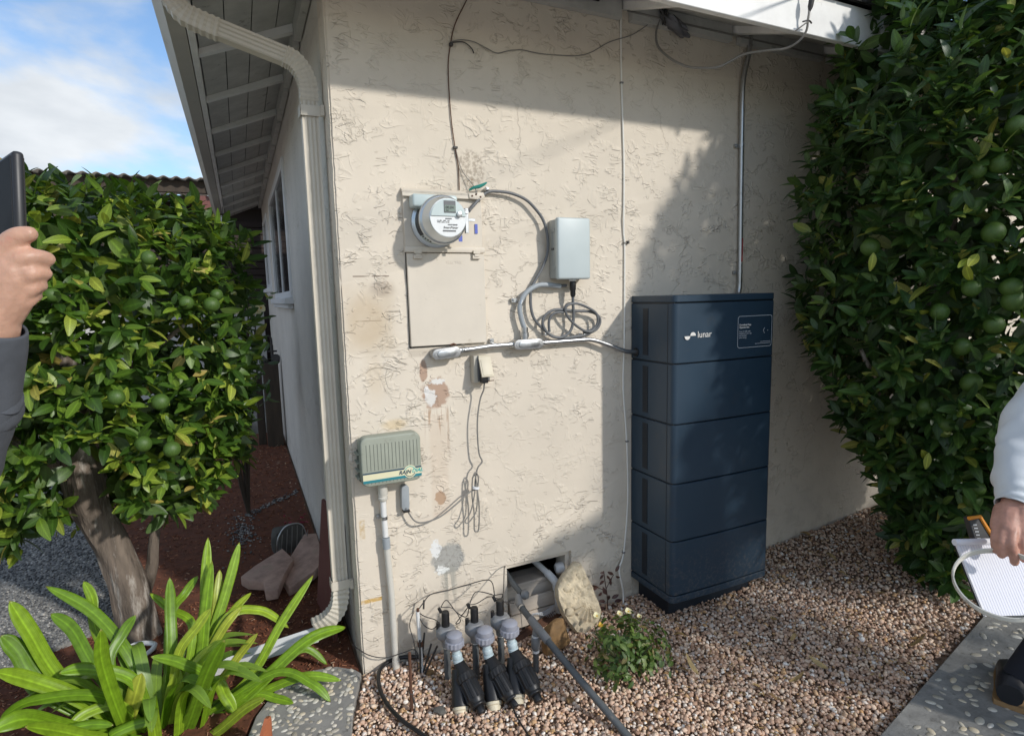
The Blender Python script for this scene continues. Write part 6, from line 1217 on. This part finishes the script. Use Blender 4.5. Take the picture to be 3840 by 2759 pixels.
# left person, holding up a phone
pl = thing('person', 'person in a charcoal jacket at the left edge holding up a phone', 'person', (-1.2, -1.5, 0))
capsL = [([(-1.2, -1.55, .95), (-1.17, -1.5, 1.2), (-1.15, -1.47, 1.42)], [.14, .13, .14]), ([(-1.15, -1.46, 1.48), (-1.13, -1.44, 1.57)], [.055, .055]), ([(-1.12, -1.42, 1.66), (-1.10, -1.38, 1.62)], [.10, .075]), ([(-1.035, -1.36, 1.655), (-1.015, -1.335, 1.635)], [.016, .018]),
         ([(-1.22, -1.63, .9), (-1.22, -1.62, .5), (-1.24, -1.64, .1)], [.085, .06, .045]), ([(-1.17, -1.45, .9), (-1.16, -1.42, .5), (-1.18, -1.44, .1)], [.085, .06, .045]), ([(-1.18, -1.44, .06), (-1.08, -1.38, .04)], [.045, .035]), ([(-1.24, -1.64, .06), (-1.14, -1.58, .04)], [.045, .035]),
         ([(-1.15, -1.62, 1.40), (-.98, -1.66, 1.22), (-.80, -1.55, 1.42)], [.055, .045, .032]),
         ([(-1.08, -1.33, 1.41), (-.80, -1.40, 1.27), (-.700, -1.46, 1.44), (-.634, -1.512, 1.583)], [.058, .045, .036, .027]),
         ([(-.634, -1.512, 1.585), (-.617, -1.515, 1.612), (-.606, -1.519, 1.640)], [.025, .026, .023]), ([(-.620, -1.508, 1.615), (-.612, -1.505, 1.645)], [.024, .022]),
         ([(-.618, -1.515, 1.640), (-.609, -1.522, 1.668), (-.597, -1.528, 1.680), (-.585, -1.533, 1.684)], [.017, .0145, .0125, .0095]),
         ([(-.606, -1.522, 1.648), (-.594, -1.530, 1.656), (-.582, -1.527, 1.658), (-.574, -1.520, 1.656)], [.015, .0115, .0098, .0092]),
         ([(-.604, -1.520, 1.630), (-.590, -1.529, 1.638), (-.584, -1.524, 1.640), (-.579, -1.516, 1.639)], [.015, .0112, .0095, .0085]),
         ([(-.605, -1.516, 1.616), (-.593, -1.524, 1.621), (-.588, -1.520, 1.624), (-.585, -1.512, 1.625)], [.014, .0105, .009, .008]),
         ([(-.608, -1.510, 1.605), (-.599, -1.518, 1.607), (-.594, -1.514, 1.611), (-.592, -1.506, 1.613)], [.012, .0095, .008, .007])]
bL = blob(capsL, .0028, 2, 'body', M['skinL'], pl)
blob([([(-1.2, -1.55, .92), (-1.17, -1.5, 1.2), (-1.15, -1.47, 1.40)], [.175, .165, .17]), ([(-1.15, -1.62, 1.40), (-.98, -1.66, 1.22), (-.84, -1.57, 1.38)], [.08, .065, .05]), ([(-1.08, -1.33, 1.40), (-.86, -1.38, 1.28)], [.08, .065])], .012, 6, 'jacket', M['clothg'], pl)
cloth_tube([(-.90, -1.37, 1.30), (-.81, -1.40, 1.285), (-.745, -1.43, 1.36), (-.690, -1.468, 1.46), (-.655, -1.495, 1.54), (-.638, -1.508, 1.580)], [.062, .066, .060, .050, .041, .036], 'sleeve', M['clothg'], pl, amp=.006, seed=2)
cloth_tube([(-.86, -1.40, 1.42), (-.74, -1.44, 1.45), (-.665, -1.475, 1.485), (-.634, -1.489, 1.503)], [.055, .054, .046, .010], 'sleeve', M['clothg'], pl, amp=.007, seed=5)
blob([([(-1.22, -1.63, .92), (-1.22, -1.62, .5), (-1.24, -1.64, .1)], [.115, .09, .075]), ([(-1.17, -1.45, .92), (-1.16, -1.42, .5), (-1.18, -1.44, .1)], [.115, .09, .075])], .014, 5, 'trousers', M['trous'], pl)
blob([([(-1.13, -1.43, 1.70), (-1.16, -1.46, 1.65)], [.098, .09])], .012, 4, 'hair', M['hair'], pl)
ph = thing('phone', 'black cased phone held up at the left edge', 'phone', (-.63, -1.47, 1.72))
pr_ = Vector((-.75, -.05, -.02)); rightv = Vector((.906, -.423, -.024)); wdir = (fw*.58-rightv*.81).normalized(); hdir = (up*.995-rightv*.04).normalized(); tdir = wdir.cross(hdir).normalized(); pc = Vector((-.6060, -1.472, 1.715))+wdir*.037
Mx = Matrix((wdir, hdir, tdir)).transposed()
MB().box(pc, (.078, .155, .0125), Mx).build('case', M['phone'], ph, bevel=.005, seg=3)
MB().box(pc+tdir*.0066, (.066, .142, .001), Mx).build('glass', M['screen'], ph); MB().box(pc-tdir*.0066, (.066, .142, .001), Mx).build('glass', M['screen'], ph)
for k in range(3): MB().box(pc-wdir*.0395+hdir*(-.035-.012*k), (.002, .008, .004), Mx).build('side_button', M['phone'], ph)
# right person, arm hanging with notebook and hoop
pr = thing('person', 'person in a white long sleeved shirt at the right edge holding a notebook', 'person', (2.2, -1.6, 0))
capsR = [([(2.32, -1.64, .98), (2.31, -1.64, 1.25), (2.30, -1.64, 1.45)], [.15, .15, .15]), ([(2.30, -1.64, 1.5), (2.30, -1.63, 1.60)], [.058, .056]), ([(2.29, -1.62, 1.71), (2.26, -1.60, 1.67)], [.10, .075]), ([(2.185, -1.565, 1.70), (2.17, -1.56, 1.685)], [.016, .018]),
         ([(2.32, -1.56, .95), (2.33, -1.50, .52), (2.18, -1.352, .10)], [.09, .062, .040]), ([(2.36, -1.74, .95), (2.26, -1.76, .52), (2.28, -1.78, .10)], [.09, .062, .045]), ([(2.15, -1.345, .075), (2.21, -1.32, .068)], [.028, .024]), ([(2.28, -1.78, .075), (2.23, -1.75, .068)], [.03, .025]),
         ([(2.34, -1.86, 1.42), (2.3, -1.92, 1.15), (2.2, -1.98, .92)], [.058, .045, .032]),
         ([(2.10, -1.60, 1.44), (1.74, -1.565, 1.24), (1.56, -1.60, 1.125), (1.412, -1.634, 1.035)], [.058, .048, .042, .032]),
         ([(1.405, -1.636, 1.030), (1.372, -1.640, 1.000), (1.350, -1.648, .982)], [.030, .031, .026]), ([(1.400, -1.655, 1.025), (1.375, -1.665, .985)], [.028, .024]), ([(1.385, -1.620, 1.015), (1.345, -1.630, .985)], [.022, .018]),
         ([(1.352, -1.628, .990), (1.332, -1.634, .972), (1.316, -1.640, .956), (1.318, -1.642, .930)], [.0145, .0125, .0115, .0095]),
         ([(1.355, -1.642, .990), (1.330, -1.648, .975), (1.314, -1.653, .958), (1.316, -1.655, .924)], [.0150, .0130, .0118, .0098]),
         ([(1.362, -1.656, .992), (1.338, -1.663, .978), (1.322, -1.670, .956), (1.330, -1.674, .930), (1.336, -1.674, .908)], [.0155, .0135, .0125, .0115, .0098]),
         ([(1.375, -1.668, .990), (1.356, -1.677, .972), (1.350, -1.682, .946), (1.362, -1.682, .914)], [.0155, .0135, .0122, .0100]),
         ([(1.400, -1.645, 1.0), (1.392, -1.635, .965), (1.376, -1.630, .935), (1.362, -1.632, .918)], [.018, .015, .013, .0105])]
blob(capsR, .0032, 2, 'body', M['skinR'], pr)
blob([([(2.32, -1.64, .95), (2.31, -1.64, 1.25), (2.30, -1.64, 1.44)], [.18, .175, .175]), ([(2.34, -1.86, 1.42), (2.3, -1.92, 1.15), (2.22, -1.97, .96)], [.08, .068, .05]), ([(2.12, -1.60, 1.43), (1.90, -1.58, 1.34)], [.085, .082])], .012, 6, 'shirt', M['cloth'], pr)
cloth_tube([(1.92, -1.57, 1.375), (1.80, -1.565, 1.30), (1.68, -1.56, 1.215), (1.58, -1.585, 1.145), (1.50, -1.61, 1.095), (1.445, -1.625, 1.058), (1.415, -1.632, 1.036), (1.404, -1.634, 1.026)], [.080, .082, .084, .074, .066, .056, .046, .044], 'sleeve', M['cloth'], pr, amp=.013, seed=9)
blob([([(2.32, -1.56, .95), (2.33, -1.50, .52), (2.185, -1.355, .12)], [.12, .09, .054]), ([(2.36, -1.74, .95), (2.26, -1.76, .52), (2.28, -1.78, .12)], [.12, .09, .078])], .014, 5, 'trousers', M['trous'], pr)
blob([([(2.32, -1.64, 1.75), (2.34, -1.65, 1.70)], [.098, .09])], .012, 4, 'hair', M['hair'], pr)
def shoe(c, d):
    c = Vector(c); d = Vector(d).normalized(); s = Vector((-d.y, d.x, 0)); prof = [(-.10, .040, .095), (-.07, .046, .120), (-.02, .046, .118), (.04, .049, .092), (.10, .054, .076), (.15, .051, .066), (.18, .038, .054), (.195, .016, .038)]
    vs = []; n = 12
    for t, w_, h in prof:
        for k in range(n): a = 2*math.pi*k/n; vs.append(c+d*t+s*w_*math.copysign(abs(math.cos(a))**.8, math.cos(a))+Vector((0, 0, .018+(h-.018)*(.5+.5*math.sin(a))**.9)))
    m = MB().add(vs, [(i*n+k, i*n+(k+1) % n, (i+1)*n+(k+1) % n, (i+1)*n+k) for i in range(len(prof)-1) for k in range(n)]+[tuple(range(n)), tuple((len(prof)-1)*n+k for k in range(n))]); sh = m.build('shoe', M['shoe'], pr, smooth=True)
    P = [c+d*t+s*(w_+.004) for t, w_, _ in prof]+[c+d*t-s*(w_+.004) for t, w_, _ in reversed(prof)]; MB().prism([(p.x, p.y, .031) for p in P], (0, 0, .020)).build('sole', M['sole'], sh)
shoe((2.20, -1.330, .03), (.93, .37, 0)); shoe((2.27, -1.77, .03), (-.75, .65, 0))
nb_ = thing('notebook', 'open ruled notebook with rolled back pages in the right hand', 'notebook', (1.40, -1.62, .83))
TL, ev, dv = Vector((1.304, -1.558, .922)), Vector((.263, -.101, -.010)).normalized(), Vector((-.012, -.084, -.160)).normalized(); nv = ev.cross(dv).normalized()
if nv.dot(CAM-TL) < 0: nv = -nv
W_, H_ = .20, .183; sk_ = ev*.0
Q = [TL, TL+ev*W_, TL+ev*W_+dv*H_+sk_, TL+dv*H_+sk_]
MB().prism([tuple(q) for q in Q], -nv*.006).build('page_block', M['paper'], nb_); MB().prism([tuple(q-nv*.007-ev*.002) for q in Q], -nv*.002).build('back_cover', M['phone'], nb_)
MB().tube([TL-ev*.004, TL+ev*(W_+.004)], .0085, 14).build('rolled_pages', M['paper'], nb_, smooth=True)
for k in range(1, 27): p = TL+ev*(W_*k/27)+nv*.0006; MB().prism([tuple(p), tuple(p+ev*.0006), tuple(p+ev*.0006+dv*H_+sk_), tuple(p+dv*H_+sk_)], nv*.0002).build('ruled_line', M['rule'], nb_)
ho = thing('plastic_hoop', 'scuffed off white plastic hoop hanging from the fingers over the notebook', 'hoop', (1.33, -1.66, .85))
hc = Vector((1.252, -1.690, .880)); hax = (up*.66-(hc-CAM).normalized()*.74).normalized(); u_ = hax.cross(rightv).normalized(); v_ = hax.cross(u_); vs = []; n = 56; rr_ = [(.096, -.0085), (.099, 0), (.096, .0085), (.093, .0085), (.0935, 0), (.093, -.0085)]
for k in range(n):
    a = 2*math.pi*k/n; d = u_*math.cos(a)+v_*math.sin(a); vs += [hc+d*r*(1+.01*math.sin(3*a))+hax*h for r, h in rr_]
MB().add(vs, [(k*6+j, k*6+(j+1) % 6, ((k+1) % n)*6+(j+1) % 6, ((k+1) % n)*6+j) for k in range(n) for j in range(6)]).build('band', M['hoop'], ho, smooth=True)
tp = thing('pocket_tool', 'black tool with an orange edge held behind the notebook', 'tool', (1.42, -1.55, .93))
a, b, c, d = Vector((1.405, -1.534, .960)), Vector((1.434, -1.546, .964)), Vector((1.455, -1.580, .895)), Vector((1.402, -1.560, .890)); MB().prism([tuple(q) for q in (a, b, c, d)], fw*.022).build('body', M['phone'], tp, bevel=.002, seg=1)
MB().tube([a, b-Vector((0, 0, 0)), b.lerp(c, .5), c], .0055, 8).build('orange_edge', M['orange'], tp, smooth=True)
for k in range(5): q = a.lerp(d, .25+.12*k)+(b-a)*.35-fw*.0012; MB().box(q, (.010, .001, .003), Matrix((rightv, fw, up)).transposed()).build('mark', M['printdim'], tp)
